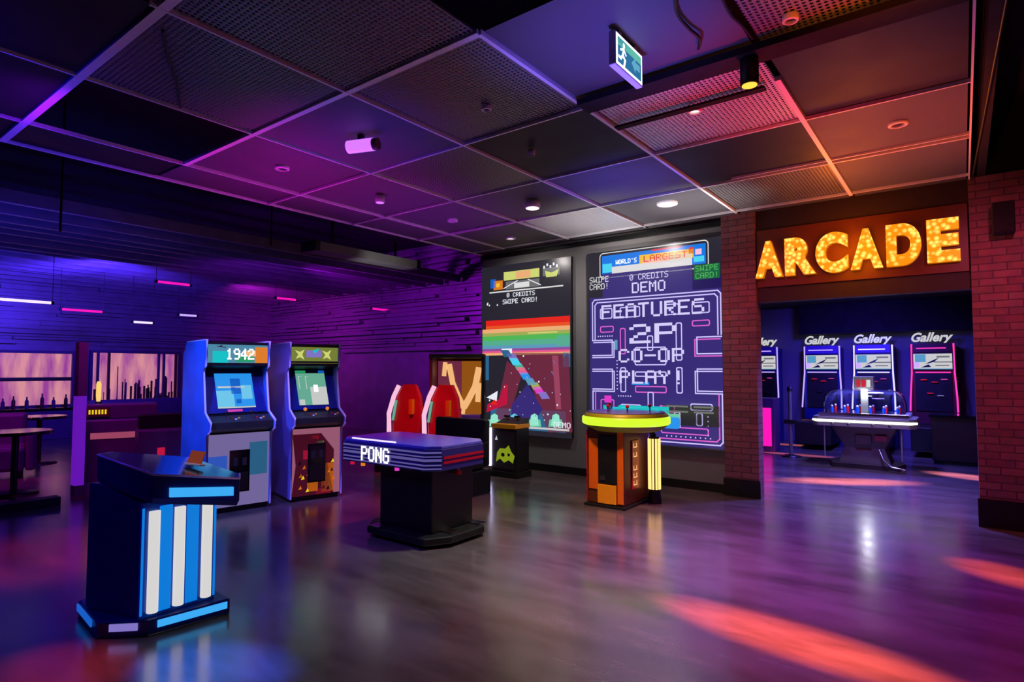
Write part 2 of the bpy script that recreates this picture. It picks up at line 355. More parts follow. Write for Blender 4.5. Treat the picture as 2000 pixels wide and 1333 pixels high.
# ------------------------------------------------------------------ room behind the arch
struct('wall_far', MB().box((-5.2, 13.45, 0), (4.5, 13.6, 3.2), 'room_wall'))
struct('wall_far_left', MB().box((-5.3, 7.56, 0), (-5.2, 13.6, 3.2), 'room_wall'))
struct('wall_far_right', MB().box((4.5, 7.56, 0), (4.6, 13.6, 3.2), 'room_wall'))
struct('ceiling_far', MB().box((-5.3, 7.51, 2.75), (4.6, 13.6, 2.85), 'void_black'))
struct('trim_bulkhead', MB().box((-2.6, 12.95, 2.16), (4.4, 13.44, 2.75), 'void_black'), .005)

# ------------------------------------------------------------------ lounge beyond the ceiling edge
rw = MB(); rw.box((-16.2, -4, 0), (-16.05, 9.7, 4.3), 'rib_wall')
z = 2.02
while z < 4.2:
    h = random.uniform(.05, .12); y = -4
    while y < 9.6:
        l = random.uniform(.6, 2.2); rw.box((-16.05, y, z), (-16.05+random.choice([.02, .06, .1, .14]), min(9.6, y+l), z+h*.7), 'rib_wall'); y += l
    z += h
struct('wall_left', rw)
rw = MB(); rw.box((-16.2, 9.6, 0), (LX-.1, 9.75, 4.3), 'rib_wall'); z = 1.9
while z < 4.2:
    h = random.uniform(.05, .12); x = -16
    while x < LX-.3:
        l = random.uniform(.5, 1.8); rw.box((x, 9.6, z), (min(LX-.1, x+l), 9.6-random.choice([.02, .06, .1, .14]), z+h*.7), 'rib_wall'); x += l
    z += h
struct('wall_lounge_back', rw)
for i, (y0, y1, z0, z1) in enumerate([(5.12, 6.98, .62, 1.86), (3.1, 4.72, .7, 1.82)]):
    w = thing('window_%d' % (i+1), '', '', (-16.05, 0, 0)); w['kind'] = 'structure'; del w['label']; del w['category']
    MB().box((.0, y0, z0), (.03, y1, z1), 'window_light').build('pane', w)
    f = MB(); t = .06
    f.box((0, y0-t, z0-t), (.1, y0, z1+t), 'plum').box((0, y1, z0-t), (.1, y1+t, z1+t), 'plum').box((0, y0, z1), (.1, y1, z1+t), 'plum').box((0, y0, z0-t), (.16, y1, z0), 'plum')
    if i == 1: f.box((.03, y0, 1.22), (.1, y1, 1.3), 'black')
    f.build('frame', w)
rd = MB()
for k in range(70):
    y = random.uniform(5.15, 6.95); h = abs(random.gauss(.25, .2))+.05; r = random.uniform(.006, .02)
    rd.box((.12, y-r, .62), (.12+2*r, y+r, .62+min(h, 1.2)), random.choice(['maroon', 'maroon', 'plum', 'black']))
for y in (5.2, 5.42, 6.5, 6.62, 6.9): rd.box((.12, y-.025, .62), (.17, y+.025, 1.86), random.choice(['maroon', 'plum']))
o = rd.build('dried_reeds', None, 0, (-16.05, 0, 0)); tag(o, 'dark dried reeds standing along the sill of the pink window', 'reeds'); o['kind'] = 'stuff'

# hanging baffles
NBAF = 15
for k in range(NBAF):
    x = -8.6-k*.5
    o = MB().box((-.03, -6.5, -.08), (.03, 6.5, .08), 'rib_wall').build('ceiling_baffle', None, .006, (x, 3.0, 3.42+random.uniform(-.03, .03)))
    tag(o, 'long purple-lit baffle hung in parallel rows under the lounge ceiling', 'ceiling baffle', 'lounge ceiling baffles')
for i, (x, y, z0, z1, s) in enumerate([(-7.5, 2.07, 2.9, 4.3, 'thin grey drop rod over the lounge nearest the photographer'), (-7.5, 4.45, 3.16, 4.3, 'thin grey drop rod over the lounge behind the blue cabinet')]):
    tag(MB().tube([(0, 0, z0), (0, 0, z1)], .012, 'dark_metal').build('drop_rod', None, 0, (x, y, 0)), s, 'rod', 'ceiling drop rods')
d = MB().box((-.16, -.95, -.06), (.16, .95, .06), 'mid_grey'); d.box((-.17, -.97, -.07), (.17, -.9, .07), 'dark_metal'); d.box((-.17, .9, -.07), (.17, .97, .07), 'dark_metal'); d.box((-.015, -.6, .06), (.015, -.57, 1.17), 'dark_metal'); d.box((-.015, .57, .06), (.015, .6, 1.17), 'dark_metal')
tag(d.build('air_duct', None, 0, (-7.05, 5.7, 3.14)), 'grey rectangular air duct hung under the black lounge ceiling', 'duct')
tl = [(-11.2, 4.77, .62, 'g_tube_pink', 'pink'), (-18.0, 5.25, .5, 'g_tube_pink', 'x'), (-11.76, 10.0, .6, 'g_tube_pink', 'x')]
TL = [(305, 550, .6, 'g_tube_pink', 'short pink light tube hung over the lounge, above the blue cabinet'),
      (118, 604, .7, 'g_tube_pink', 'short pink light tube low over the lounge near the purple column'),
      (-8, 584, .7, 'g_neon_white', 'white light tube over the lounge at the frame edge'),
      (258, 629, .4, 'g_neon_white', 'small white light tube above the pink window'),
      (348, 615, .4, 'g_neon_violet', 'small violet light tube above and beside the blue cabinet'),
      (538, 582, .5, 'g_tube_pink', 'short pink light tube above the gap between the two cabinets'),
      (725, 603, .8, 'g_tube_pink', 'pink light tube over the far lounge wall behind the yellow-topped cabinet')]
for px, py, ln, m, s in TL:
    p = atX(px, py, -11.6 if py < 590 else -13.5)
    if p.y > 9.0: p = atY(px, py, 9.1)
    t = thing('light_tube', s, 'light tube', p, 0, 'lounge light tubes')
    MB().tube([(0, 0, 0), (0, ln, 0)], .022, m).build('tube', t)
    for y in (0, ln): c = MB(); c.tube([(0, y-.02, 0), (0, y+.02, 0)], .028, 'dark_metal'); c.tube([(0, y, .02), (0, y, 4.3-p.z)], .004, 'black', 5); c.build('hanger', t)

# ================================================================== LED SCREENS ON THE WALL
SY = WY-.06
def wp(px, py): p = atY(px, py, SY); return (p.x, p.z)
def screen_thing(name, label, x0, x1, z0, z1):
    t = thing(name, label, 'video wall', ((x0+x1)/2, WY, z0))
    ox = (x0+x1)/2
    MB().box((x0-ox, -.055, 0), (x1-ox, -.002, z1-z0), 'black').build('frame', t, .004)
    return t, ox, z0
def flat(ox, oz, y):
    return lambda u, v: (u-ox, y, v-oz)
def quad(mb, fn, u0, u1, v0, v1, m): mb.add([fn(u0, v0), fn(u1, v0), fn(u1, v1), fn(u0, v1)], [(0, 1, 2, 3)], m)
def poly(mb, fn, pts, m): mb.add([fn(*p) for p in pts], [list(range(len(pts)))], m)
def line(mb, fn, pts, w, m, closed=False):
    n = len(pts)
    for i in range(n if closed else n-1):
        a = Vector(pts[i]); b = Vector(pts[(i+1) % n]); d = (b-a)
        if d.length < 1e-6: continue
        d.normalize(); p = Vector((-d.y, d.x))*w/2; e = d*w/2
        mb.add([fn(*(a-e-p)), fn(*(b+e-p)), fn(*(b+e+p)), fn(*(a-e+p))], [(0, 1, 2, 3)], m)
def rrect(u0, u1, v0, v1, r, n=4):
    out = []
    for cx, cy, a in ((u1-r, v1-r, 0), (u0+r, v1-r, 90), (u0+r, v0+r, 180), (u1-r, v0+r, 270)):
        for k in range(n+1): t = rad(a+90*k/n); out.append((cx+r*math.cos(t), cy+r*math.sin(t)))
    return out

# right-hand screen: maze game
t, ox, oz = screen_thing('video_wall', 'tall violet video wall showing a maze and DEMO FEATURES 2P CO-OP PLAY!', -4.1, -2.26, .5, 3.06)
y1 = -.0565
im = MB(); F0 = flat(ox, oz, y1); F1 = flat(ox, oz, y1-.0008); F2 = flat(ox, oz, y1-.0016); F3 = flat(ox, oz, y1-.0024); F4 = flat(ox, oz, y1-.0032)
quad(im, F0, -4.1, -2.26, .5, 3.06, 'g_scr_dark')
quad(im, F1, -4.06, -2.27, .52, 2.44, 'g_maze_base'); quad(im, F1, -3.86, -2.62, 2.44, 2.76, 'g_maze_base'); quad(im, F1, -2.62, -2.27, 2.44, 2.6, 'g_maze_dark')
Wm, Wl = .016, 'g_maze_line'
u0, u1, v0, v1 = -4.02, -2.28, .56, 2.41
def U(a): return u0+(u1-u0)*a
def V(b): return v0+(v1-v0)*b
def dl(pts, m=Wl, closed=False, w=Wm): line(im, F2, [(U(a), V(b)) for a, b in pts], w, m, closed)
# outer walls, double line with side tunnels
for d, m in ((0, Wl), (.022, Wl)):
    dl([(0+d, .70), (0+d, 1-d-.02), (.02+d, 1-d), (.98-d, 1-d), (1-d, .98-d), (1-d, .715)], m)
    dl([(0+d, .33), (0+d, .02+d), (.02+d, d), (.98-d, d), (1-d, .02+d), (1-d, .33)], 'g_maze_pink' if d else m)
for s in (0, 1):
    X = (lambda a: 1-a) if s else (lambda a: a)
    c = 'g_maze_pink' if s else Wl
    dl([(X(0), .70), (X(.17), .70), (X(.17), .59), (X(0), .59)], Wl); dl([(X(.01), .685), (X(.185), .685), (X(.185), .575), (X(0), .575)], c)
    dl([(X(0), .49), (X(.17), .49), (X(.17), .345), (X(0), .345)], Wl); dl([(X(0), .475), (X(.185), .475), (X(.185), .33), (X(0), .33)], Wl)
def rb(a0, a1, b0, b1, m=Wl): line(im, F2, rrect(U(a0), U(a1), V(b0), V(b1), min(.02, (b1-b0)*.8, (a1-a0)*.8)), Wm*.9, m, True)
for a0, a1, b0, b1, m in [(.07, .17, .86, .93, Wl), (.24, .40, .86, .93, Wl), (.60, .70, .86, .93, Wl), (.80, .92, .86, .93, Wl), (.07, .18, .76, .80, 'g_maze_pink'), (.80, .92, .775, .81, 'g_maze_pink'),
                          (.24, .28, .6, .78, 'g_maze_pink'), (.68, .72, .55, .8, Wl), (.46, .50, .62, .72, Wl), (.36, .6, .52, .64, Wl), (.24, .28, .33, .5, Wl), (.68, .72, .33, .5, Wl),
                          (.36, .6, .44, .47, Wl), (.36, .6, .33, .37, 'g_maze_pink'), (.24, .4, .2, .24, Wl), (.55, .66, .2, .24, 'g_maze_pink'), (.78, .93, .22, .26, Wl), (.07, .18, .1, .27, 'g_maze_pink'),
                          (.46, .5, .1, .33, Wl), (.56, .90, .06, .10, 'g_maze_pink'), (.66, .70, .1, .2, Wl), (.82, .86, .12, .2, Wl)]:
    rb(a0, a1, b0, b1, m)
for a, b, n, dx, dy in [(.05, .73, 7, .02, 0), (.21, .35, 9, 0, .025), (.6, .04, 10, .035, 0), (.9, .06, 5, 0, .03), (.22, .30, 6, .02, 0)]:
    for k in range(n): x, yv = U(a+k*dx), V(b+k*dy); quad(im, F2, x-.008, x+.008, yv-.008, yv+.008, 'g_maze_line')
quad(im, F2, U(.57), U(.98), V(.115), V(.25), 'g_scr_dark')
for b in (.235, .2): quad(im, F3, U(.6), U(.76), V(b), V(b+.012), 'g_skee_grey'); quad(im, F3, U(.80), U(.94), V(b), V(b+.012), 'g_skee_grey')
quad(im, F2, U(.19), U(.215), V(.63), V(.7), 'g_band_blue'); quad(im, F2, U(.33), U(.47), V(.38), V(.4), 'g_cab_blue')
quad(im, F3, U(.1), U(.16), V(.25), V(.3), 'g_magenta'); quad(im, F3, U(.09), U(.12), V(.17), V(.23), 'g_teal')
quad(im, F3, U(.22), U(.62), V(.19), V(.235), 'g_teal'); quad(im, F3, U(.45), U(.7), V(.165), V(.19), 'g_exit_green'); poly(im, F3, rrect(U(.56), U(.70), V(.09), V(.17), .04), 'g_cab_blue')
# banner
b0, b1 = 2.75, 3.0
line(im, F1, rrect(-3.9, -2.42, b0-.05, b1+.035, .05), .012, 'g_hdr_white', True)
quad(im, F1, -3.87, -2.45, b0, b1, 'g_hdr_blue'); quad(im, F2, -3.72, -2.62, b0, b0+.09, 'g_hdr_white'); quad(im, F2, -3.15, -2.75, b1-.015, b1+.005, 'g_hdr_red')
quad(im, F2, -3.32, -2.6, b0+.09, b0+.2, 'g_hdr_yellow'); quad(im, F2, -3.28, -2.9, b0+.07, b0+.13, 'g_hdr_pink'); quad(im, F2, -2.92, -2.62, b0+.05, b0+.15, 'g_hdr_white')
quad(im, F2, -3.86, -3.72, b0+.02, b0+.14, 'g_hdr_cyan'); quad(im, F2, -2.6, -2.47, b0+.03, b0+.1, 'g_hdr_cyan'); quad(im, F2, -2.66, -2.6, b0+.14, b0+.22, 'g_hdr_red'); quad(im, F2, -2.58, -2.5, b0+.12, b0+.19, 'g_hdr_pink')
pixtext(im, 'WORLD\'S', F3, -3.66, -3.36, b0+.115, b0+.175, 'g_white', 1.2); pixtext(im, 'LARGEST'.replace('G', 'G'), F4, -3.26, -2.68, b0+.105, b0+.185, 'g_hdr_red', 1.1)
quad(im, F2, -2.6, -2.285, 2.56, 2.74, 'g_swipe')
# lettering
def txt(s, a, b, c, d, m='g_letter', fat=1.15):
    x0, z1 = wp(a, b); x1, z0 = wp(c, d); pixtext(im, s, F4, x0, x1, z0, z1, m, fat)
def txz(s, x0, x1, z0, z1, m='g_letter', fat=1.0): pixtext(im, s, F4, x0, x1, z0, z1, m, min(fat, 1.08))
txz('0 CREDITS', -3.46, -2.93, 2.63, 2.71); txz('DEMO', -3.43, -2.97, 2.46, 2.6, fat=1.3)
txz('SWIPE', -4.06, -3.77, 2.645, 2.725, 'g_softwhite'); txz('CARD!', -4.06, -3.77, 2.55, 2.63, 'g_softwhite')
txz('SWIPE', -2.58, -2.3, 2.66, 2.73, 'g_band_green'); txz('CARD!', -2.58, -2.3, 2.57, 2.64, 'g_band_green')
txz('FEATURES', -3.88, -2.48, 2.14, 2.33, fat=1.25); txz('2P', -3.47, -2.83, 1.8, 2.05, fat=1.3)
txz('CO-OP', -3.63, -2.74, 1.555, 1.73, fat=1.25); txz('PLAY!', -3.62, -2.74, 1.28, 1.45, fat=1.25)
im.build('screen_image', t)

# left-hand screen: space game
t, ox, oz = screen_thing('video_wall', 'tall dark video wall with a rainbow band above a starry space game', -6.0, -4.36, .5, 3.06)
im = MB(); F0 = flat(ox, oz, y1); F1 = flat(ox, oz, y1-.0008); F2 = flat(ox, oz, y1-.0016); F3 = flat(ox, oz, y1-.0024); F4 = flat(ox, oz, y1-.0032)
quad(im, F0, -6.0, -4.36, .5, 3.06, 'g_scr_dark')
def P(*a): return [wp(*p) for p in a]
x0, z1 = wp(962, 566); x1, z0 = wp(1105, 548)
line(im, F2, [(-5.83, 2.655), (-4.5, 2.655)], .02, 'g_hdr_white')
quad(im, F2, -5.82, -5.72, 2.72, 2.86, 'g_cab_deep'); quad(im, F2, -5.76, -5.58, 2.69, 2.83, 'g_orange'); quad(im, F3, -5.71, -5.64, 2.73, 2.79, 'g_hdr_yellow')
quad(im, F2, -5.56, -4.9, 2.82, 2.95, 'g_olive_hi'); quad(im, F3, -5.33, -5.06, 2.83, 2.94, 'g_band_peach'); quad(im, F2, -5.52, -4.9, 2.68, 2.8, 'g_skee_grey'); quad(im, F3, -5.36, -5.08, 2.69, 2.77, 'g_hdr_white')
line(im, F3, [(-5.56, 2.70), (-5.3, 2.80)], .014, 'g_star'); line(im, F3, [(-5.1, 2.8), (-4.88, 2.7)], .014, 'g_star')
quad(im, F2, -4.84, -4.55, 2.82, 2.94, 'g_skee_grey')
for k in range(5): quad(im, F3, -4.83+.055*k, -4.80+.055*k, 2.93+.03*(k % 2), 2.97+.03*(k % 2), 'g_star')
poly(im, F3, [(-4.78, 2.8), (-4.6, 2.8), (-4.56, 2.9), (-4.69, 2.86), (-4.8, 2.9)], 'g_olive_hi')
pixtext(im, '0 CREDITS', F4, -5.5, -4.98, 2.56, 2.625, 'g_star', 1.2); pixtext(im, 'SWIPE CARD!', F4, -5.58, -4.93, 2.46, 2.53, 'g_star', 1.2)
zs = 2.22
for m, h in [('g_band_red', .085), ('g_band_orange', .05), ('g_band_peach', .06), ('g_band_olive', .05), ('g_band_green', .07), ('g_band_teal', .075), ('g_band_blue', .05), ('g_band_mauve', .035), ('g_band_rose', .03), ('g_band_peach', .035)]:
    quad(im, F2, -5.93+(.02 if zs > 2.1 else -.05), -4.38, zs-h, zs, m); zs -= h
line(im, F3, [(-5.1, 2.0), (-4.6, 2.0)], .02, 'g_olive_hi'); quad(im, F3, -5.6, -5.4, 1.71, 1.78, 'g_star'); quad(im, F3, -4.6, -4.4, 1.8, 1.95, 'g_band_teal')
quad(im, F2, -5.99, -5.85, 1.3, 1.68, 'g_sea'); quad(im, F2, -4.5, -4.38, 1.5, 1.7, 'g_sea')
poly(im, F2, P((1000, 690), (1110, 690), (1118, 845), (1070, 845), (1040, 760)), 'g_beam'); poly(im, F2, P((990, 705), (1020, 730), (985, 845), (960, 845)), 'g_beam')
poly(im, F3, P((1078, 695), (1090, 695), (1096, 800), (1086, 800)), 'g_beam_hi'); poly(im, F3, P((1030, 750), (1060, 800), (1030, 845), (995, 845), (1000, 790)), 'g_maze_base')
strk = [('g_sea', 985, 690), ('g_violet', 997, 697), ('g_hdr_cyan', 1002, 706), ('g_band_teal', 1010, 716), ('g_band_rose', 1016, 724), ('g_cab_blue', 1022, 734), ('g_band_blue', 1032, 745), ('g_band_olive', 1042, 754), ('g_magenta', 1048, 762), ('g_violet', 1058, 772)]
for m, a, b in strk: poly(im, F4, P((a-8, b-6), (a+8, b-6), (a+16, b+7), (a, b+8)), m)
poly(im, F3, P((985, 752), (992, 752), (990, 790), (950, 806), (952, 790), (975, 780)), 'g_crimson'); poly(im, F4, P((950, 777), (972, 764), (970, 784)), 'g_star'); poly(im, F4, P((958, 790), (966, 780), (972, 792)), 'g_band_red')
quad(im, F2, *[wp(958, 835)[0], wp(1105, 835)[0]], wp(1020, 840)[1], wp(1020, 800)[1], 'g_sea')
for sx in (965, 1004, 1043, 1085):
    poly(im, F3, P((sx-14, 834), (sx-12, 820), (sx+12, 820), (sx+14, 834)), 'g_exit_green')
    poly(im, F4, P((sx-9, 832), (sx-6, 812), (sx+1, 808), (sx+7, 812), (sx+9, 832)), 'g_ship' if sx != 1004 else 'g_cab_cyan')
for k in range(70):
    a, b = random.uniform(950, 1116), random.uniform(592, 838); p = wp(a, b)
    if b < 600 or b > 695: r = random.choice([.006, .008, .012]); quad(im, F4, p[0]-r, p[0]+r, p[1]-r, p[1]+r, random.choice(['g_star', 'g_star', 'g_violet', 'g_cab_cyan']))
line(im, F4, P((980, 830), (1005, 830), (1020, 842)), .018, 'g_cab_cyan')
quad(im, F4, -5.1, -4.4, .6, .63, 'g_pale'); pixtext(im, 'DEMO', F4, -4.66, -4.38, .64, .72, 'g_star', 1.2)
im.build('screen_image', t)

# ================================================================== ARCADE SIGN
t = thing('arcade_sign', 'glowing amber ARCADE letter sign over the archway', 'sign', (-.92, 7.16, 2.4))
MB().box((-.94, -.02, 0), (1.0, 0, .66), 'brown_paint').build('backing_panel', t, .004)
for ch, x0, x1, z0, z1 in [('A', -1.86, -1.57, 2.5, 2.915), ('R', -1.545, -1.235, 2.5, 2.915), ('C', -1.235, -.925, 2.49, 2.925), ('A', -.905, -.615, 2.5, 2.92), ('D', -.585, -.29, 2.5, 2.925), ('E', -.245, .015, 2.5, 2.925)]:
    mb = MB(); put_glyphs(mb, ch, x0+.92, x1+.92, z0-2.4, z1-2.4, -.09, .069, 'letter_bulbs', 'g_art_fire', 0, .065); mb.build('letter', t)

# ================================================================== WALL / CEILING FITTINGS
t = thing('wall_speaker', 'small black loudspeaker high on the brick pillar by the sign', 'speaker', (.335, 7.1, 2.69))
MB().box((-.08, -.19, 0), (.08, -.04, .29), 'void_black').build('cabinet', t, .012); MB().box((-.07, -.197, .01), (.07, -.191, .28), 'void_black').build('grille', t); MB().box((-.03, -.04, .1), (.03, -.002, .19), 'dark_metal').build('bracket', t)
t = thing('exit_sign', 'lit green and white exit sign hung from the ceiling', 'sign', (-1.44, 2.955, 3.08))
MB().box((-.02, -.17, -.005), (.02, .17, .185), 'white_plastic').build('housing', t, .006)
for y in (-.11, .08): MB().box((-.015, y, .185), (.015, y+.03, .21), 'bar_metal').build('mount', t)
f = MB(); Fx = lambda u, v: (.0212, u, v); Fy = lambda u, v: (.0222, u, v); Fz = lambda u, v: (.0230, u, v)
quad(f, Fx, -.16, .16, .005, .175, 'g_white'); quad(f, Fy, -.145, .145, .018, .16, 'g_exit_blue'); quad(f, Fy, -.145, .145, .115, .16, 'g_exit_green')
poly(f, Fz, [(.02, .08), (.07, .125), (.07, .1), (.125, .1), (.125, .062), (.07, .062), (.07, .038)], 'g_exit')
poly(f, Fz, rrect(-.085, -.06, .122, .146, .01), 'g_white'); line(f, Fz, [(-.075, .118), (-.085, .075), (-.06, .055), (-.07, .025)], .018, 'g_white'); line(f, Fz, [(-.085, .075), (-.11, .05), (-.13, .052)], .016, 'g_white'); line(f, Fz, [(-.05, .09), (-.075, .112), (-.11, .098)], .012, 'g_white')
f.build('face', t)
def downlight(px, py, lens, label, r=.05):
    p = atZ(px, py, HC-.03); t = thing('downlight', label, 'ceiling light', (p.x, p.y, HC-.03), 0, 'recessed ceiling lights')
    MB().lathe([(r*1.25, .03), (r*1.25, .0), (r*.95, -.006), (r*.86, .0), (r*.86, .03)], 'white_plastic', n=24, caps=False).build('ring', t)
    MB().lathe([(r*.85, .012), (r*.85, .014)], lens, n=24).build('lens', t)
downlight(551, 331, 'charcoal', 'round downlight in the magenta-lit ceiling panel')
downlight(884, 433, 'charcoal', 'round downlight in the dark blue panel near the ceiling edge')
downlight(997, 467, 'g_lamp', 'bright round downlight close above the space screen', .06)
downlight(1303, 400, 'g_lamp', 'bright round downlight above the maze screen', .09)
downlight(1754, 245, 'charcoal', 'round downlight in the amber-lit panel near the sign', .052)
downlight(1357, 219, 'g_lamp', 'round downlight between the perforated panel and the exit sign', .04)
downlight(1544, 41, 'charcoal', 'round downlight near the top frame edge', .032)
downlight(950, 215, 'charcoal', 'unlit downlight in the dark middle panels', .03)
def can(px, py, lens, label, body='white_plastic', r=.06, h=.14, tilt=(0, 0)):
    p = atZ(px, py, HC-.03-h); t = thing('ceiling_spotlight', label, 'ceiling light', (p.x, p.y, HC-.025-h), 0, 'surface ceiling lights')
    MB().lathe([(r*.7, h), (r, h*.93), (r, .01), (r*.9, 0)], body, n=24).build('housing', t); MB().lathe([(r*.82, -.004), (r*.82, -.002)], lens, n=24).build('lens', t)
can(1040, 408, 'g_lamp', 'white cylinder spotlight in front of the space screen', r=.085, h=.07)
can(742, 397, 'g_lamp_violet', 'pink glowing cylinder spotlight in the purple ceiling', r=.05, h=.07)
can(1464, 168, 'g_lamp_amber', 'black can spotlight with an amber lens', 'black', .05, .2)
can(1038, 305, 'charcoal', 'small grey sensor can in the dark middle panels', r=.03, h=.05)
p = atZ(705, 285, HC-.1); t = thing('projector_lamp', 'violet glowing capsule lamp under the purple ceiling', 'ceiling light', (p.x, p.y, HC-.1), rad(20))
MB().tube([(-.11, 0, 0), (-.09, 0, 0), (.09, 0, 0), (.11, 0, 0)], .05, 'g_lamp_violet', 14).build('lamp_body', t)
MB().tube([(.11, 0, 0), (.15, 0, 0)], .046, 'maroon', 14).build('end_cap', t); MB().box((-.02, -.02, .04), (.02, .02, .085), 'dark_metal').build('mount', t)
def cable(pts, label):
    P = [Vector(p) for p in pts]; out = []
    for i in range(len(P)-1):
        a, b, c, d = P[max(0, i-1)], P[i], P[i+1], P[min(len(P)-1, i+2)]
        for k in range(6):
            s = k/6; out.append(.5*((2*b)+(c-a)*s+(2*a-5*b+4*c-d)*s*s+(3*b-a-3*c+d)*s**3))
    out.append(P[-1]); o = P[0]
    tag(MB().tube([q-o for q in out], .009, 'black').build('ceiling_cable', None, 0, o), label, 'cable', 'loose ceiling cables')
zc = HC-.03
cable([atZ(1318, -20, zc), atZ(1322, 25, zc), atZ(1345, 55, zc), atZ(1366, 75, zc-.01), atZ(1364, 95, zc)], 'black cable curling beside the exit sign')
cable([atZ(1405, -20, zc), atZ(1425, 25, zc), atZ(1450, 50, zc), atZ(1470, 75, zc)], 'thin black cable running to the black channel')
cable([atZ(352, 210, zc), atZ(346, 165, zc), atZ(330, 120, zc), atZ(318, 60, zc)], 'thin black cable over the dark corner of the ceiling')

# ================================================================== UPRIGHT CABINETS
def upright(label, loc, rz, w, side, scr, marq, lower, knob, glow_edge='molding'):
    t = thing('arcade_cabinet', label, 'arcade cabinet', loc, rz)
    prof = [(0, .04), (0, .79), (.1, .85), (.1, .93), (-.08, 1.02), (-.17, 1.43), (-.1, 1.5), (-.09, 1.76), (-.78, 1.76), (-.9, 1.62), (-.9, .04)]
    h = w/2
    for sgn in (-1, 1):
        mb = MB(); mb.prism(prof, lambda u, v, y: (u, y, v), sgn*h, sgn*(h-.022), side); sp = mb.build('side_panel', t)
        tm = MB(); pts = prof[:9]; tm.tube([(u+.004, sgn*(h-.011), v) for u, v in pts], .012, glow_edge, 6); tm.build('edge_molding', sp)
    i = h-.024; bd = MB()
    bd.box((-.88, -i, .03), (-.05, i, 1.0), 'black'); bd.box((-.88, -i, 1.0), (-.32, i, 1.66), 'black'); bd.box((-.7, -i, 1.72), (-.1, i, 1.75), 'black'); bd.box((-.7, -i, 0), (-.06, i, .04), 'black'); bd.build('body', t)
    lp = MB(); lp.box((-.05, -i, .06), (-.014, i, .8), lower[0]); fn = lambda u, v: (-.0132, u, v); fm = lambda u, v: (-.0124, u, v)
    lower[1](lp, fn, fm, i); lp.build('front_panel', t)
    cdr = MB(); cdr.box((-.014, -.1, .2), (.004, .1, .63), 'black_gloss'); cdr.box((.004, -.085, .22), (.008, .085, .4), 'black'); c = cdr.build('coin_door', t, .004)
    for y in (-.045, .045): MB().box((.004, y-.02, .47), (.012, y+.02, .55), 'charcoal').build('coin_slot', c)
    cp = MB(); cp.add([(.085, -i, .86), (.085, i, .86), (.085, i, .925), (.085, -i, .925), (-.08, -i, 1.0), (-.08, i, 1.0), (-.05, -i, .8), (-.05, i, .8)], [(0, 1, 2, 3), (3, 2, 5, 4), (0, 6, 7, 1), (4, 5, 7, 6), (0, 3, 4, 6), (1, 7, 5, 2)], 'charcoal'); cpo = cp.build('control_panel', t)
    for y in (-.15, .1):
        j = MB(); j.tube([(.03, y, .945), (.03, y, 1.005)], .007, 'chrome'); j.ball((.03, y, 1.02), .02, knob); j.build('joystick', cpo)
        for k in range(3): MB().lathe([(.014, 0), (.014, .014), (.01, .018)], ['red_plastic', 'white_plastic', 'yellow_paint'][k], (.01+.02*(k % 2), y+.06+.035*k, .951-.012*(k % 2)), 10).build('button', cpo)
    # tilted bezel and screen
    a, b = Vector((-.09, 0, 1.01)), Vector((-.3, 0, 1.46)); d = (b-a); nrm = Vector((d.z, 0, -d.x)).normalized()
    bz = MB(); bz.add([a+Vector((0, -i, 0)), a+Vector((0, i, 0)), b+Vector((0, i, 0)), b+Vector((0, -i, 0))], [(0, 1, 2, 3)], 'navy_panel'); bz.add([b+Vector((0, -i, 0)), b+Vector((0, i, 0)), Vector((-.12, i, 1.5)), Vector((-.12, -i, 1.5))], [(0, 1, 2, 3)], 'black'); bz.build('bezel', t)
    s = MB(); S0 = lambda u, v: a+d*v+nrm*.004+Vector((0, u, 0)); S1 = lambda u, v: a+d*v+nrm*.006+Vector((0, u, 0)); S2 = lambda u, v: a+d*v+nrm*.007+Vector((0, u, 0)); scr(s, S0, S1, S2); s.build('screen', t)
    mq = MB(); mq.box((-.14, -i, 1.5), (-.115, i, 1.74), 'black'); M0 = lambda u, v: (-.1142, u, v); M1 = lambda u, v: (-.1132, u, v); M2 = lambda u, v: (-.1122, u, v); marq(mq, M0, M1, M2, i); mq.build('marquee', t)
    return t
def scr1(s, A, B, C):
    quad(s, A, -.19, .19, .1, .9, 'g_cab_blue'); quad(s, B, -.19, -.02, .12, .5, 'g_cab_cyan'); quad(s, B, .06, .17, .3, .62, 'g_cab_cyan'); quad(s, B, -.04, .06, .42, .78, 'g_cab_deep'); quad(s, B, -.17, .1, .56, .6, 'g_pale'); quad(s, B, .0, .05, .2, .3, 'g_cab_deep'); quad(s, B, -.19, .19, .1, .13, 'g_pale')
    quad(s, A, -.1, .05, .02, .07, 'g_pink')
def mq1(m, A, B, C, i):
    quad(m, A, -i, i, 1.53, 1.73, 'g_marq'); quad(m, B, -i+.05, -.1, 1.53, 1.65, 'g_teal'); quad(m, B, .17, i, 1.53, 1.7, 'g_orange'); quad(m, B, -.02, .16, 1.54, 1.6, 'g_green'); quad(m, B, .08, .18, 1.6, 1.66, 'g_gold')
    pixtext(m, '1942', C, -.12, .16, 1.565, 1.68, 'g_white', 1.4)
    poly(m, C, [(-.2, 1.7), (-.16, 1.715), (-.17, 1.69)], 'maroon'); line(m, C, [(-.21, 1.7), (-.13, 1.69)], .008, 'maroon')
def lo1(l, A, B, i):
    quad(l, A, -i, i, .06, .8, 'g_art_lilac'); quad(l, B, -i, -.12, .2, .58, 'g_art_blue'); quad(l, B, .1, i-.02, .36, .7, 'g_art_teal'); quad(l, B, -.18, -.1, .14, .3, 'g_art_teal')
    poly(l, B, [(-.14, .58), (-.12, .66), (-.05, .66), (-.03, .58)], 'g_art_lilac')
upright('tall blue-sided arcade cabinet with a 1942 marquee', (-5.98, 3.25, 0), rad(-10), .655, 'blue_side', scr1, mq1, ('lilac_side', lo1), 'black')
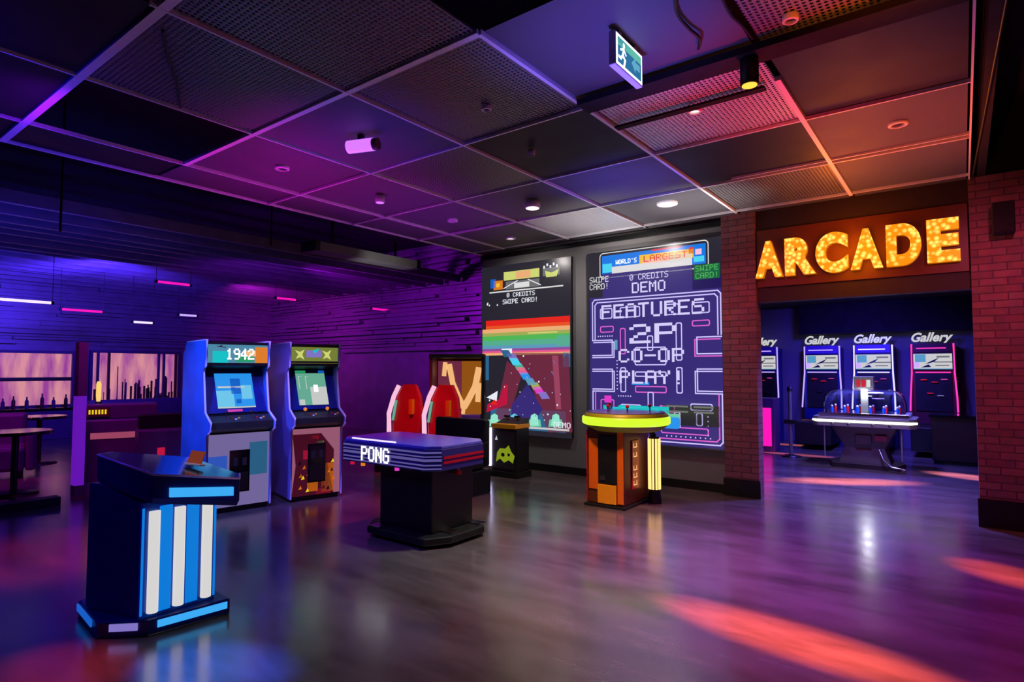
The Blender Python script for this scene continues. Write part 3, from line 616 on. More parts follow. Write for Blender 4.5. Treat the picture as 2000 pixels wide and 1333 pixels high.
def scr2(s, A, B, C):
    quad(s, A, -.17, .17, .1, .9, 'g_mint'); quad(s, B, -.02, .17, .1, .55, 'g_pale'); quad(s, B, -.16, -.1, .1, .24, 'g_pale'); quad(s, C, .02, .07, .42, .6, 'g_white')
    for u in (-.14, -.06): line(s, C, [(u, .5), (u, .82), (u+.03, .82)], .008, 'g_pale')
    quad(s, A, -.17, -.05, .91, .97, 'g_green'); quad(s, A, .1, .17, .91, .97, 'g_cab_deep')
def mq2(m, A, B, C, i):
    quad(m, A, -i, i, 1.53, 1.73, 'g_olive'); quad(m, B, -.1, .08, 1.6, 1.68, 'g_violet'); quad(m, B, -i, i, 1.715, 1.735, 'black'); quad(m, B, -i, i, 1.535, 1.555, 'black')
    for u in (-.17, .14):
        poly(m, C, [(u-.05, 1.58), (u-.02, 1.63), (u-.06, 1.68), (u, 1.66), (u+.05, 1.69), (u+.025, 1.63), (u+.05, 1.57), (u, 1.6)], 'g_olive_hi')
    poly(m, C, [(-.03, 1.68), (.05, 1.7), (.0, 1.64)], 'g_teal')
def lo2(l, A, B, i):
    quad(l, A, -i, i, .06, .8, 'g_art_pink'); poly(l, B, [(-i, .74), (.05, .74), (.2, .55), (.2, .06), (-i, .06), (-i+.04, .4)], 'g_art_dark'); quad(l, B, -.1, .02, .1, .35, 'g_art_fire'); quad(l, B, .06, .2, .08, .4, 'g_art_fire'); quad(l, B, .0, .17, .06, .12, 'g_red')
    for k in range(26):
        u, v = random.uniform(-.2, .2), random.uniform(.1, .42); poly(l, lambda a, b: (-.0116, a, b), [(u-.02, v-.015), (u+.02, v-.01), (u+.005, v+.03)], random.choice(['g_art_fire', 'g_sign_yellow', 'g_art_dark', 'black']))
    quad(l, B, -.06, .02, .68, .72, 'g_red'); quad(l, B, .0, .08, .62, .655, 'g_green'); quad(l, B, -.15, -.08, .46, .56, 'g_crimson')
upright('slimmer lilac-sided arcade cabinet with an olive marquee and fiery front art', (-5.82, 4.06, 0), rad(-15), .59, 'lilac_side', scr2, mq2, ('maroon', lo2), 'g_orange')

# ================================================================== PONG TABLE
t = thing('game_table', 'violet-topped PONG game table on a black pedestal in mid floor', 'game table', (-4.0, 3.85, 0))
X0, X1, Y0, Y1 = -.69, .56, -.36, .37; ch = .1
octo = [(X0+ch, Y0), (X1-ch, Y0), (X1, Y0+ch), (X1, Y1-ch), (X1-ch, Y1), (X0+ch, Y1), (X0, Y1-ch), (X0, Y0+ch)]
Z3 = lambda u, v, z: (u, v, z)
MB().prism(octo, Z3, .62, .8, 'pong_dark').build('table_body', t, .006)
MB().prism([(u*.985, v*.97) for u, v in octo], Z3, .801, .825, 'violet_sheen').build('play_field', t, .004)
tr = MB()
tr.tube([(X0+.2, Y0+.02, .83), (X0+.78, Y0+.02, .83)], .009, 'g_neon_white', 6); tr.build('light_strip', t)
st = MB()
for z, h in ((.765, .016), (.735, .01), (.70, .022), (.665, .012), (.635, .012)):
    st.box((X0+ch, Y0-.006, z), (X1-ch, Y0-.001, z+h), 'pong_stripe')
    st.add([(X1-ch, Y0-.006, z), (X1+.004, Y0+ch-.004, z), (X1+.004, Y0+ch-.004, z+h), (X1-ch, Y0-.006, z+h)], [(0, 1, 2, 3)], 'pong_stripe')
st.build('front_stripes', t)
lg = MB(); pixtext(lg, 'PONG', lambda u, v: (u, Y0-.009, v), -.33, .04, .645, .775, 'g_white', 1.35); lab(lg.build('logo', t), 'white PONG lettering')
rs = MB()
for z in (.715, .675): rs.box((X1+.001, Y0+ch+.02, z), (X1+.006, Y1-ch, z+.022), 'red_plastic')
rs.build('red_stripes', t)
kn = MB(); kn.lathe([(.035, 0), (.035, .02), (.025, .03)], 'red_plastic', (X1-.06, 0, .56), 16); kn.lathe([(.02, 0), (.02, .05)], 'chrome', (X1-.06, 0, .58), 12); kn.build('control_knob', t)
MB().box((-.2, -.26, .09), (.45, .26, .62), 'black').build('pedestal', t, .012)
pl = [(-.36, -.2), (-.2, -.4), (.5, -.4), (.62, -.2), (.62, .22), (.5, .34), (-.2, .34), (-.36, .2)]
MB().prism(pl, Z3, .03, .09, 'black').build('plinth', t, .01)
for x, y in ((-.12, -.34), (.5, -.1), (.5, .26), (-.2, .26)):
    MB().box((x-.07, y-.05, .091), (x+.07, y+.05, .1), 'chrome').build('foot_plate', t, .003)
for x, y in ((-.2, -.28), (.45, -.28), (.45, .25), (-.2, .25)): MB().lathe([(.03, 0), (.03, .03)], 'dark_metal', (x, y, 0), 12).build('foot', t)
sd = MB()
for x in (-.35, -.5, .1): sd.lathe([(.02, 0), (.02, .03)], ['g_orange', 'g_magenta', 'g_crimson'][int(abs(x)*10) % 3], (x, Y0+.03, .59), 10)
sd.build('under_lights', t)

# ================================================================== BLUE-LIT TABLE IN FRONT
bx, by = -3.85, 1.58
t = thing('game_table', 'blue-lit game table with three white light tubes on its pedestal', 'game table', (bx, by, 0))
L3 = lambda pts: [(x-bx, y-by) for x, y in pts]
def ztop(x, y): return .956-.0977*(x+4.0)-.166*(y-1.32)
tp = [(-4.0, 1.32), (-3.46, 1.40), (-3.40, 1.85), (-3.55, 1.93), (-4.08, 1.88), (-4.12, 1.44)]
def ring(dz, k=1): return [(-bx*0+(x-bx)*k, (y-by)*k, ztop(x, y)+dz) for x, y in tp]
MB().loft([ring(-.15, .97), ring(-.12), ring(0)], 'navy_panel').build('table_body', t, .006)
MB().loft([ring(.001, .98), ring(.01, .98)], 'black_gloss').build('table_top', t, .002)
e = MB(); e.tube([ring(.006)[k] for k in (5, 0, 1, 2, 3)], .006, 'molding', 6); e.build('edge_trim', t)
ls = MB(); ls.loft([[(-3.445-bx, 1.48-by, .765), (-3.43-bx, 1.48-by, .765), (-3.43-bx, 1.48-by, .815), (-3.445-bx, 1.48-by, .815)], [(-3.405-bx, 1.81-by, .725), (-3.39-bx, 1.81-by, .725), (-3.39-bx, 1.81-by, .775), (-3.405-bx, 1.81-by, .775)]], 'g_rim_blue'); lab(ls.build('rim_light', t), 'glowing blue strip on the table rim')
body = L3([(-4.05, 1.85), (-3.64, 1.82), (-3.64, 1.42), (-4.05, 1.30)])
MB().prism(body, Z3, .09, .8, 'navy_panel').build('pedestal', t, .008)
fp = MB(); fp.box((-3.639-bx, 1.415-by, .09), (-3.615-bx, 1.825-by, .72), 'blue_panel'); pf = fp.build('lit_face', t, .004)
for y in (1.475, 1.61, 1.765):
    mb = MB(); mb.tube([(-3.60-bx, y-by, .12), (-3.60-bx, y-by, .67)], .029, 'g_tube_white', 12); lab(mb.build('light_tube', pf), 'vertical white light tube')
for y in (1.4225, 1.54, 1.688, 1.818): MB().box((-3.6149-bx, y-(.034 if 1.5 < y < 1.7 else .006)-by, .11), (-3.611-bx, y+(.034 if 1.5 < y < 1.7 else .006)-by, .69), 'g_tube_blue').build('blue_light', pf)
base = L3([(-4.2, 1.92), (-3.53, 1.88), (-3.58, 1.45), (-3.77, 1.27), (-4.22, 1.32)])
MB().prism(base, Z3, 0, .09, 'navy_panel').build('plinth', t, .01)
def plight(a, b, f0, f1, m):
    a, b = Vector(base[a]), Vector(base[b]); n = Vector(((b-a).y, -(b-a).x)).normalized()
    if n.dot((a+b)/2) < 0: n = -n
    p, q = a.lerp(b, f0)+n*.003, a.lerp(b, f1)+n*.003; o = n*.008; mb = MB()
    mb.loft([[(p.x, p.y, .04), (p.x+o.x, p.y+o.y, .04), (p.x+o.x, p.y+o.y, .078), (p.x, p.y, .078)], [(q.x, q.y, .04), (q.x+o.x, q.y+o.y, .04), (q.x+o.x, q.y+o.y, .078), (q.x, q.y, .078)]], m); mb.build('plinth_light', t)
plight(2, 1, .1, .95, 'g_rim_blue'); plight(3, 2, .25, .8, 'g_violet'); plight(4, 3, .05, .8, 'g_plinth_blue')
# small card holder on the table top
p = atZ(386, 934, .82); t = thing('card_holder', 'small orange and white card holder on the blue-lit table', 'card holder', (-3.68, 1.72, ztop(-3.68, 1.72)+.024), rad(30))
t.rotation_euler = (rad(-9), rad(5), rad(30)); MB().box((-.05, -.03, 0), (.05, .03, .012), 'white_plastic').build('base', t, .003); MB().add([(-.045, -.012, .012), (.045, -.012, .012), (.045, .012, .085), (-.045, .012, .085), (-.045, -.004, .012), (.045, -.004, .012), (.045, .02, .085), (-.045, .02, .085)], [(0, 1, 2, 3), (7, 6, 5, 4), (0, 4, 5, 1), (3, 2, 6, 7), (0, 3, 7, 4), (1, 5, 6, 2)], 'orange_paint').build('card', t)

# ================================================================== YELLOW PEDESTAL GAME (in front of the maze screen)
px0, py0 = -2.98, 6.02
t = thing('game_console', 'round-topped yellow and black game pedestal with a lime light ring', 'game console', (px0, py0, 0))
R0 = .46
MB().lathe([(R0-.09, .80), (R0, .86), (R0, .96), (R0-.03, .99)], 'lime_paint', n=48).build('table_drum', t)
MB().lathe([(R0+.001, .865), (R0+.018, .88), (R0+.018, .94), (R0+.001, .955)], 'g_lime', n=48, caps=False).build('light_ring', t)
MB().lathe([(R0-.04, .991), (R0-.04, 1.0)], 'violet_sheen', n=48).build('control_deck', t)
ar = MB()
ar.tube([((R0-.09)*math.cos(a), (R0-.09)*math.sin(a), 1.012) for a in [rad(40+10*k) for k in range(11)]], .014, 'g_teal', 8); ar.build('cyan_light_arc', t)
for a in (-110, -60, 20, 160):
    j = MB(); x, y = .26*math.cos(rad(a)), .26*math.sin(rad(a)); j.tube([(x, y, 1.0), (x, y, 1.05)], .008, 'chrome'); j.ball((x, y, 1.065), .02, 'red_plastic'); j.build('joystick', t)
bx0, bx1, by0, by1 = -.30, .13, -.32, .30
MB().box((bx0, by0, .03), (bx1, by1, .84), 'brown_paint').build('column', t, .01)
fr = MB(); yf = by0-.012
fr.box((bx0+.02, yf, .18), (bx0+.13, by0-.001, .72), 'orange_paint'); fr.box((bx1-.07, yf, .05), (bx1, by0-.001, .83), 'orange_paint'); fr.box((bx0+.13, yf-.012, .04), (bx1-.08, by0-.001, .24), 'yellow_paint'); fr.box((bx0-.01, yf, .04), (bx0+.0, by0+.02, .8), 'red_plastic')
fr.box((bx0+.14, yf, .8), (bx1-.09, by0-.001, .82), 'white_plastic')
fo = fr.build('front_panel', t, .004)
dr = MB(); dr.box((bx0+.14, yf-.006, .25), (bx1-.08, by0-.002, .76), 'black'); d = dr.build('coin_door', t, .005)
MB().box((bx0+.16, yf-.016, .29), (bx0+.23, yf-.007, .34), 'gold' if 'gold' in MATS else 'chrome').build('coin_return', d)
MB().box((bx0+.16, yf-.012, .72), (bx1-.1, yf-.007, .735), 'chrome').build('lock_bar', d)
sp = MB(); sp.box((bx1+.001, -.14, .18), (bx1+.012, .02, .7), 'red_plastic'); so = sp.build('side_sign', t, .003)
sg = MB(); xs = bx1+.0128
for k, z in enumerate((.22, .3, .38, .52, .62)):
    for (u0_, u1_, v0_, v1_) in ((-.115, -.02, 0, .012), (-.115, -.1, 0, .05), (-.05, -.03, .012, .05)): sg.add([(xs, u0_+.0, z+v0_), (xs, u1_, z+v0_), (xs, u1_, z+v1_), (xs, u0_, z+v1_)], [(0, 1, 2, 3)], 'g_band_peach')
lab(sg.build('side_marking', so), 'pale markings down the red side sign')
MB().box((bx0-.03, by0-.04, 0), (bx1+.03, by1+.03, .03), 'black').build('plinth', t, .006)
lc = MB()
lc.lathe([(.055, .13), (.055, .72)], 'black', (bx1+.11, .2, 0), 20)
lo = lc.build('lit_column', t)
gl = MB()
for k in range(7): a = rad(-150+k*35); gl.tube([(bx1+.11+.058*math.cos(a), .2+.058*math.sin(a), .15), (bx1+.11+.058*math.cos(a), .2+.058*math.sin(a), .70)], .012, 'g_warm', 8)
gl.build('light_tube', lo)
MB().lathe([(.075, 0), (.075, .03), (.06, .13)], 'black', (bx1+.11, .2, 0), 20).build('column_foot', lo); MB().tube([(bx1+.11, .2, .72), (bx1+.05, .15, .86)], .03, 'black', 10).build('column_arm', lo)

# ================================================================== GREEN CONSOLE (in front of the space screen)
t = thing('shooter_console', 'small black console with green side art and a white corner light strip', 'game console', (-5.02, 6.72, 0))
MB().box((-.2, -.28, .08), (.22, .02, .66), 'black').build('cabinet', t, .01)
ga = MB(); ga.box((-.17, -.287, .12), (.2, -.281, .62), 'charcoal'); gf = lambda u, v: (u, -.2885, v); gf2 = lambda u, v: (u, -.2895, v)
poly(ga, gf, [(-.12, .2), (-.1, .33), (-.05, .39), (.04, .39), (.1, .44), (.14, .36), (.2, .3), (.17, .2), (.1, .24), (.02, .2), (-.05, .25)], 'g_gob'); poly(ga, gf2, rrect(-.03, .03, .28, .33, .02), 'black'); poly(ga, gf2, rrect(.08, .12, .29, .33, .015), 'black'); poly(ga, gf, [(-.14, .5), (-.11, .56), (-.09, .5)], 'g_pale'); ga.build('side_art', t)
wl = MB(); wl.tube([(-.215, -.295, .14), (-.215, -.295, .66)], .02, 'g_strip_white', 10); wl.build('light_strip', t)
MB().box((-.2, -.3, .66), (.22, .04, .72), 'yellow_paint').build('top_cap', t, .006); 
sc_ = MB(); sc_.add([(-.19, -.2, .72), (.21, -.2, .72), (.21, .03, .79), (-.19, .03, .79), (-.19, .03, .72), (.21, .03, .72)], [(0, 1, 2, 3), (3, 2, 5, 4), (0, 3, 4), (1, 5, 2)], 'charcoal'); sc_.build('control_panel', t)
for x in (-.08, .1): g = MB(); g.tube([(x, -.06, .75), (x, -.09, .80)], .012, 'chrome'); g.box((x-.045, -.105, .80), (x+.045, -.075, .825), 'black'); g.build('gun_grip', t)
MB().box((-.22, -.3, 0), (.24, .05, .08), 'black').build('plinth', t, .006)
t = thing('bench_seat', 'low black two-seat game bench left of the green console', 'bench', (-4.98, 5.3, 0))
MB().box((-.42, -.3, .28), (.42, .2, .42), 'seat_black').build('seat', t, .03); MB().box((-.42, .2, .3), (.42, .3, .86), 'seat_black').build('backrest', t, .03); MB().box((-.46, -.26, 0), (.46, .26, .28), 'black').build('base', t, .01)
MB().box((-.4, -.4, .03), (.5, -.27, .05), 'lilac_side').build('foot_plate', t, .004)
for x in (-.45, .42): MB().box((x, -.3, .42), (x+.03, .25, .6), 'black').build('armrest', t, .01)
MB().ball((.422, -.02, .64), .022, 'g_white').build('armrest_light', t)

# ================================================================== RED SEATS AND GOLD CABINET behind the PONG table
def red_seat(label, x, y, rz):
    t = thing('racing_seat', label, 'game seat', (x, y, 0), rz, 'red racing game seats')
    MB().box((-.2, -.25, .0), (.2, .25, .3), 'black').build('base', t, .02)
    MB().box((-.25, -.28, .3), (.25, .26, .46), 'red_vinyl').build('seat', t, .04)
    b = MB(); b.loft([[(-.24, .2, .44), (.24, .2, .44), (.24, .3, .44), (-.24, .3, .44)], [(-.27, .24, .8), (.27, .24, .8), (.27, .34, .8), (-.27, .34, .8)], [(-.22, .28, 1.06), (.22, .28, 1.06), (.22, .36, 1.06), (-.22, .36, 1.06)], [(-.13, .3, 1.24), (.13, .3, 1.24), (.13, .36, 1.24), (-.13, .36, 1.24)]], 'red_vinyl'); b.build('backrest', t, .03)
    l = MB(); l.tube([(-.28, .19, .5), (-.31, .22, .8), (-.25, .26, 1.06), (-.18, .29, 1.22)], .035, 'g_hdr_pink', 10); l.tube([(-.22, .2, .7), (-.19, .24, 1.0)], .02, 'g_mint', 8); l.build('side_light', t)
    s = MB(); s.box((.08, .19, .8), (.14, .25, 1.02), 'yellow_paint'); s.build('side_stripe', t)
red_seat('red racing seat with a glowing side tube, farther from the gold cabinet', -6.62, 5.95, rad(10)); red_seat('red racing seat with a glowing side tube, tucked against the gold cabinet', -5.92, 6.0, rad(10))
t = thing('gold_cabinet', 'dark hooded game cabinet lit gold inside with glowing branch shapes', 'arcade cabinet', (-6.22, 6.85, 0), rad(36))
g = MB(); g.box((-.42, -.2, 0), (-.37, .4, 1.7), 'maroon').box((.37, -.2, 0), (.42, .4, 1.7), 'black').box((-.42, .36, 0), (.42, .4, 1.7), 'black').box((-.42, -.24, 1.64), (.42, .4, 1.7), 'black').box((-.37, -.1, 0), (.37, .36, .7), 'black'); g.build('housing', t, .006)
bp = MB(); bp.box((-.37, .33, .7), (.37, .355, 1.63), 'maroon'); G0 = lambda u, v: (u, .3292, v); G1 = lambda u, v: (u, .3282, v); quad(bp, G0, .02, .36, .72, 1.6, 'g_gold_deep'); quad(bp, G0, -.36, .02, .72, 1.6, 'g_beam'); bp.build('back_panel', t)
br = MB()
def branch(p, r): br.tube(p, r, 'g_gold', 8)
branch([(-.18, .28, 1.55), (-.12, .28, 1.25), (-.02, .26, 1.02), (.06, .26, .86)], .045); branch([(.3, .28, 1.5), (.24, .28, 1.2), (.14, .26, 1.0), (.06, .26, .86)], .05); branch([(.3, .28, 1.25), (.28, .27, .95)], .045); branch([(.06, .26, .86), (.04, .26, .72)], .03); branch([(-.16, .28, 1.2), (-.16, .27, .8)], .03); branch([(-.24, .28, 1.58), (-.26, .28, 1.36)], .035)
br.build('glowing_branches', t)
rp = MB(); rp.box((-.365, -.05, .72), (-.28, .3, 1.18), 'red_plastic'); rp.build('red_side_wing', t, .02)
MB().box((-.36, -.2, .7), (.36, .0, .78), 'purple_paint').build('control_shelf', t, .008)

# ================================================================== ROOM BEHIND THE ARCH: alley games
def alley(x, neon, label, red=False):
    t = thing('alley_game', label, 'alley game', (x, 13.12, 0), 0, 'alley games in the far room')
    MB().box((-.34, 0, 0), (.34, .3, 1.9), 'navy_panel' if not red else 'maroon').build('cabinet', t, .01)
    MB().box((-.3, -1.1, .1), (.3, 0, .5), 'black').build('lane', t, .01)
    hd = MB(); hd.box((-.28, -.03, 1.78), (.28, -.001, 1.94), 'purple_paint' if not red else 'maroon'); hd.box((-.24, -.036, 1.84), (.2, -.031, 1.86), neon); hd.build('header', t, .004)
    tx = MB(); put_glyphs(tx, 'Gallery', -.31, .31, 1.92, 2.14, .02, .02, 'g_skee_white', None, .35, .03); line(tx, lambda u, v: (u, .018, v), [(-.24, 1.912), (-.04, 1.912)], .024, 'g_skee_grey'); tx.build('lettering', t)
    s = MB(); s.box((-.295, -.05, 1.46), (.295, -.001, 1.76), 'black'); A = lambda u, v: (u, -.0506, v); B = lambda u, v: (u, -.0512, v); C = lambda u, v: (u, -.0518, v)
    quad(s, A, -.285, .285, 1.47, 1.75, 'g_skee_white'); quad(s, B, -.26, -.1, 1.6, 1.74, 'g_skee_blue'); quad(s, B, -.285, -.2, 1.5, 1.6, 'g_neon_violet'); poly(s, C, [(-.12, 1.56), (.02, 1.6), (.1, 1.68), (-.02, 1.62)], 'charcoal'); poly(s, C, [(-.18, 1.5), (-.02, 1.51), (-.06, 1.56)], 'charcoal'); quad(s, B, .02, .285, 1.59, 1.61, 'g_skee_grey'); quad(s, B, .06, .25, 1.68, 1.71, 'g_skee_grey'); quad(s, B, .04, .24, 1.53, 1.55, 'g_skee_grey'); quad(s, B, -.285, .285, 1.47, 1.485, 'g_skee_blue'); s.build('screen', t)
    tb = MB(); tb.box((-.27, -.03, .72), (.27, -.001, 1.4), 'black'); 
    for u, v, m in [(-.14, 1.28, 'g_red'), (.02, 1.24, 'g_crimson'), (.16, 1.29, 'g_pink'), (-.05, 1.04, 'g_crimson'), (.1, 1.0, 'g_violet')]:
        tb.lathe([(.05, 0), (.05, .01), (.035, .014)], m if red or v > 1.2 else 'charcoal', (u, -.04, v-.005), 14)
    tb.box((-.26, -.045, 1.405), (.26, -.031, 1.425), neon); tb.build('target_board', t)
    for sgn in (-1, 1):
        n = MB(); n.tube([(sgn*.31, -.02, 1.93), (sgn*.315, -.03, 1.4), (sgn*.34, -.1, .95), (sgn*.345, -.16, .72)], .014, neon, 8); lab(n.build('neon_strip', t), 'glowing side strip')
alley(-3.36, 'g_neon_violet', 'alley game half hidden behind the brick pillar'); alley(-2.22, 'g_neon_violet', 'violet-edged alley game behind the grey post')
alley(-1.35, 'g_neon_white', 'white-edged alley game directly behind the dome hockey table'); alley(-.43, 'g_neon_pink', 'pink-edged alley game with a dark red cabinet', True)
t = thing('low_counter', 'low black counter right of the dome hockey table', 'counter', (.0, 11.65, 0))
MB().box((-.42, -.3, .06), (.5, .3, .72), 'black').build('body', t, .01); MB().box((-.45, -.33, .72), (.53, .33, .76), 'black_gloss').build('worktop', t, .006); MB().box((-.4, -.28, 0), (.48, .28, .06), 'void_black').build('plinth', t)
t = thing('barrier_post', 'slim grey post standing left of the dome hockey table', 'post', (-2.35, 10.9, 0))
MB().lathe([(.16, 0), (.16, .015), (.05, .04)], 'dark_metal', n=24).build('base', t); MB().lathe([(.03, .04), (.03, 1.1)], 'mid_grey', n=16).build('post', t); MB().lathe([(.045, 1.1), (.045, 1.16), (.02, 1.18)], 'dark_metal', n=16).build('cap', t); MB().box((-.1, -.04, .55), (.1, .04, .62), 'black').build('collar', t, .01)
t = thing('prize_locker', 'magenta-lit machine glowing behind the brick pillar edge', 'game machine', (-2.95, 11.5, 0))
MB().box((-.25, -.2, 0), (.25, .2, .95), 'plum').build('cabinet', t, .01); lm = MB(); lm.box((-.2, -.21, .15), (-.12, -.201, .8), 'g_tube_pink'); lm.box((.0, -.21, .1), (.2, -.201, .78), 'g_tube_pink'); lm.build('light_panel', t)

# dome hockey table
t = thing('dome_hockey_table', 'black dome hockey table with a white light rim in the far room', 'game table', (-1.2, 10.45, 0))
MB().prism([(-.66, -.32), (-.58, -.42), (.58, -.42), (.66, -.32), (.66, .32), (.58, .42), (-.58, .42), (-.66, .32)], Z3, .62, .76, 'mid_grey').build('table_body', t, .01)
dl_ = bpy.data.lights.new('dome_lamp', 'POINT'); dl_.energy = 5; dl_.shadow_soft_size = .05; dlo = bpy.data.objects.new('dome_lamp', dl_); col.objects.link(dlo); dlo.parent = t; dlo.location = (0, -.12, 1.1)
r = MB(); r.tube([(-.66, -.3, .7), (-.59, -.425, .7), (.59, -.425, .7), (.66, -.3, .7)], .018, 'g_rim_white', 8); lab(r.build('rim_light', t), 'white glowing rim strip')
MB().box((-.56, -.36, .761), (.56, .36, .775), 'white_plastic').build('rink', t, .003)
fr2 = MB(); 
for y in (-.36, .36): fr2.box((-.58, y-.02, .775), (.58, y+.02, .82), 'chrome')
fr2.build('dome_rail', t, .004)
dm = MB(); dm.loft([[(x*a, y*b, z) for x, y in rrect(-.52, .52, -.34, .34, .1, 4)] for a, b, z in ((1, 1, .82), (1, 1, .95), (.94, .93, 1.06), (.82, .8, 1.13), (.6, .55, 1.16))], 'clear_plastic', True); dm.build('dome', t)
for k in range(6):
    for s in (-1, 1):
        f = MB(); x = -.42+.17*k; f.lathe([(.022, 0), (.016, .05), (.024, .09), (.014, .12)], 'red_plastic' if s > 0 else 'blue_panel', (x, s*.16, .776), 8); f.ball((x, s*.16, .91), .016, 'white_plastic', 8); f.build('player_figure', t)
sb = MB(); sb.box((-.05, -.04, .776), (.05, .04, 1.18), 'mid_grey'); sb.box((-.13, -.1, 1.165), (.13, .1, 1.36), 'mid_grey'); so = sb.build('scoreboard', t, .006)
sf = MB()
for k, m in ((0, 'g_red'), (1, 'g_red'), (2, 'g_softwhite')): sf.box((-.09+.065*k, -.108, 1.2), (-.04+.065*k, -.101, 1.31), m)
sf.build('score_digits', so)
for x in (-.36, -.15, .15, .36): h = MB(); h.tube([(x, -.43, .67), (x, -.6, .67)], .007, 'chrome'); h.tube([(x, -.56, .67), (x, -.64, .67)], .015, 'black'); h.build('rod_handle', t)
pd = MB(); pd.loft([[(-.34, -.26, .08), (.34, -.26, .08), (.34, .26, .08), (-.34, .26, .08)], [(-.26, -.2, .3), (.26, -.2, .3), (.26, .2, .3), (-.26, .2, .3)], [(-.42, -.3, .62), (.42, -.3, .62), (.42, .3, .62), (-.42, .3, .62)]], 'charcoal'); pd.build('pedestal', t, .01)
cdx = MB(); cdx.box((-.1, -.29, .36), (.1, -.25, .5), 'charcoal'); cdx.box((.14, -.3, .42), (.3, -.27, .5), 'maroon'); cdx.build('coin_door', t, .004)
MB().prism([(-.42, -.3), (.42, -.3), (.5, 0), (.42, .3), (-.42, .3), (-.5, 0)], Z3, 0, .08, 'black').build('foot', t, .01)
fb = MB(); fb.tube([(.2, -.32, .3), (.26, -.4, .16), (.36, -.46, .08), (.52, -.46, .06)], .012, 'chrome', 8); fb.build('foot_rail', t)
for x in (-.5, .48): MB().tube([(x, -.36, .62), (x, -.36, .16)], .01, 'mid_grey', 8).build('side_rail', t)

# ================================================================== LOUNGE FURNITURE
t = thing('lit_column', 'slim square lounge column glowing violet on its lower part', 'column light', (-8.25, 2.53, 0))
MB().box((-.06, -.045, 0), (.06, .045, 1.78), 'plum').build('shaft', t); MB().box((-.062, -.047, .12), (.062, .047, 1.15), 'g_column').build('glow_sleeve', t)  # violet light on the lower shaft put in as a glowing sleeve
t = thing('game_machine', 'dark purple game machine with a small yellow lit sign, left of the blue cabinet', 'game machine', (-9.0, 3.2, 0), rad(-20))
MB().box((-.5, -.45, 0), (.0, .45, .8), 'plum').build('cabinet', t, .02); MB().box((-.5, -.45, .8), (-.1, .45, 1.0), 'plum').build('upper_box', t, .02)
sgn = MB(); sgn.box((-.1, -.36, .84), (-.07, -.1, .96), 'maroon'); 
for k in range(6): sgn.box((-.069, -.33+.035*k, .87), (-.066, -.31+.035*k, .93), 'g_sign_yellow')
sgn.build('lit_sign', t); mg = MB(); mg.box((.001, -.3, .55), (.012, .25, .63), 'g_beam_hi'); mg.build('lit_shelf', t)
t = thing('glass_lamp', 'slim amber lamp standing on the purple game machine', 'lamp', (-9.36, 3.08, 1.0))
MB().lathe([(.04, 0), (.04, .015), (.015, .03)], 'dark_metal', n=14).build('base', t); MB().lathe([(.022, .03), (.03, .1), (.03, .26), (.02, .3)], 'g_amber', n=14).build('lamp_tube', t)
t = thing('game_machine', 'low plum game machine tucked against the blue cabinet side', 'game machine', (-7.9, 3.35, 0), rad(-15))
MB().box((-.4, -.3, 0), (.0, .3, .72), 'plum').build('cabinet', t, .02); MB().box((-.4, -.28, .72), (-.2, .28, .9), 'black').build('head_box', t, .015); MB().box((.001, -.1, .35), (.01, -.02, .5), 'g_crimson').build('lit_panel', t); MB().box((.001, .1, .3), (.01, .2, .36), 'g_art_pink').build('lit_panel', t)
def table(label, x, y):
    t = thing('lounge_table', label, 'table', (x, y, 0), random.uniform(0, 1), 'lounge tables')
    MB().lathe([(.34, .7), (.36, .72), (.34, .74)], 'black_gloss', n=32).build('table_top', t); MB().lathe([(.035, .03), (.035, .7)], 'dark_metal', n=14).build('column', t); MB().lathe([(.24, 0), (.24, .015), (.05, .035)], 'dark_metal', n=24).build('base', t)
table('round black lounge table nearest the purple column', -8.9, 2.1); table('round black lounge table in front of the shelved pink window', -11.5, 3.0)
def sofa(label, x, y, rz, w=1.4):
    t = thing('lounge_sofa', label, 'sofa', (x, y, 0), rz, 'lounge sofas')
    h = w/2; MB().box((-.35, -h, .1), (.35, h, .42), 'plum').build('seat', t, .05); MB().box((-.45, -h, .1), (-.28, h, .85), 'plum').build('backrest', t, .05)
    for y0_ in (-h-.12, h): MB().box((-.45, y0_, .1), (.35, y0_+.12, .6), 'plum').build('armrest', t, .04)
    for a in (-.3, .25):
        for b in (-h+.05, h-.05): MB().lathe([(.025, 0), (.03, .1)], 'black', (a, b, 0), 10).build('leg', t)
sofa('plum lounge sofa between the shelved window and the purple column', -10.6, 1.9, rad(-15)); sofa('plum lounge sofa farther back below the pink window', -13.6, 5.3, rad(0), 1.8)
t = thing('back_bar_shelf', 'dark waist-high counter under the shelved pink window', 'counter', (-15.5, 3.9, 0))
MB().box((-.4, -1.0, 0), (.2, .9, .62), 'plum').build('body', t, .01); MB().box((-.42, -1.03, .62), (.24, .93, .66), 'black_gloss').build('worktop', t, .004)
for i, (y, h, m) in enumerate([(3.2, .3, 'g_band_orange'), (3.45, .22, 'plum'), (3.62, .26, 'maroon'), (3.84, .24, 'plum'), (4.1, .3, 'maroon'), (4.3, .22, 'plum'), (4.52, .27, 'black')]):
    b = MB(); b.lathe([(.035, 0), (.035, h*.6), (.014, h*.78), (.014, h)], m, n=12)
    tag(b.build('bottle', None, 0, (-15.6, y, .66)), ['glowing orange bottle on the counter under the shelved window', 'dark bottle standing in the row on the counter under the shelved window'][min(i, 1)], 'bottle', 'bottles on the lounge counter')

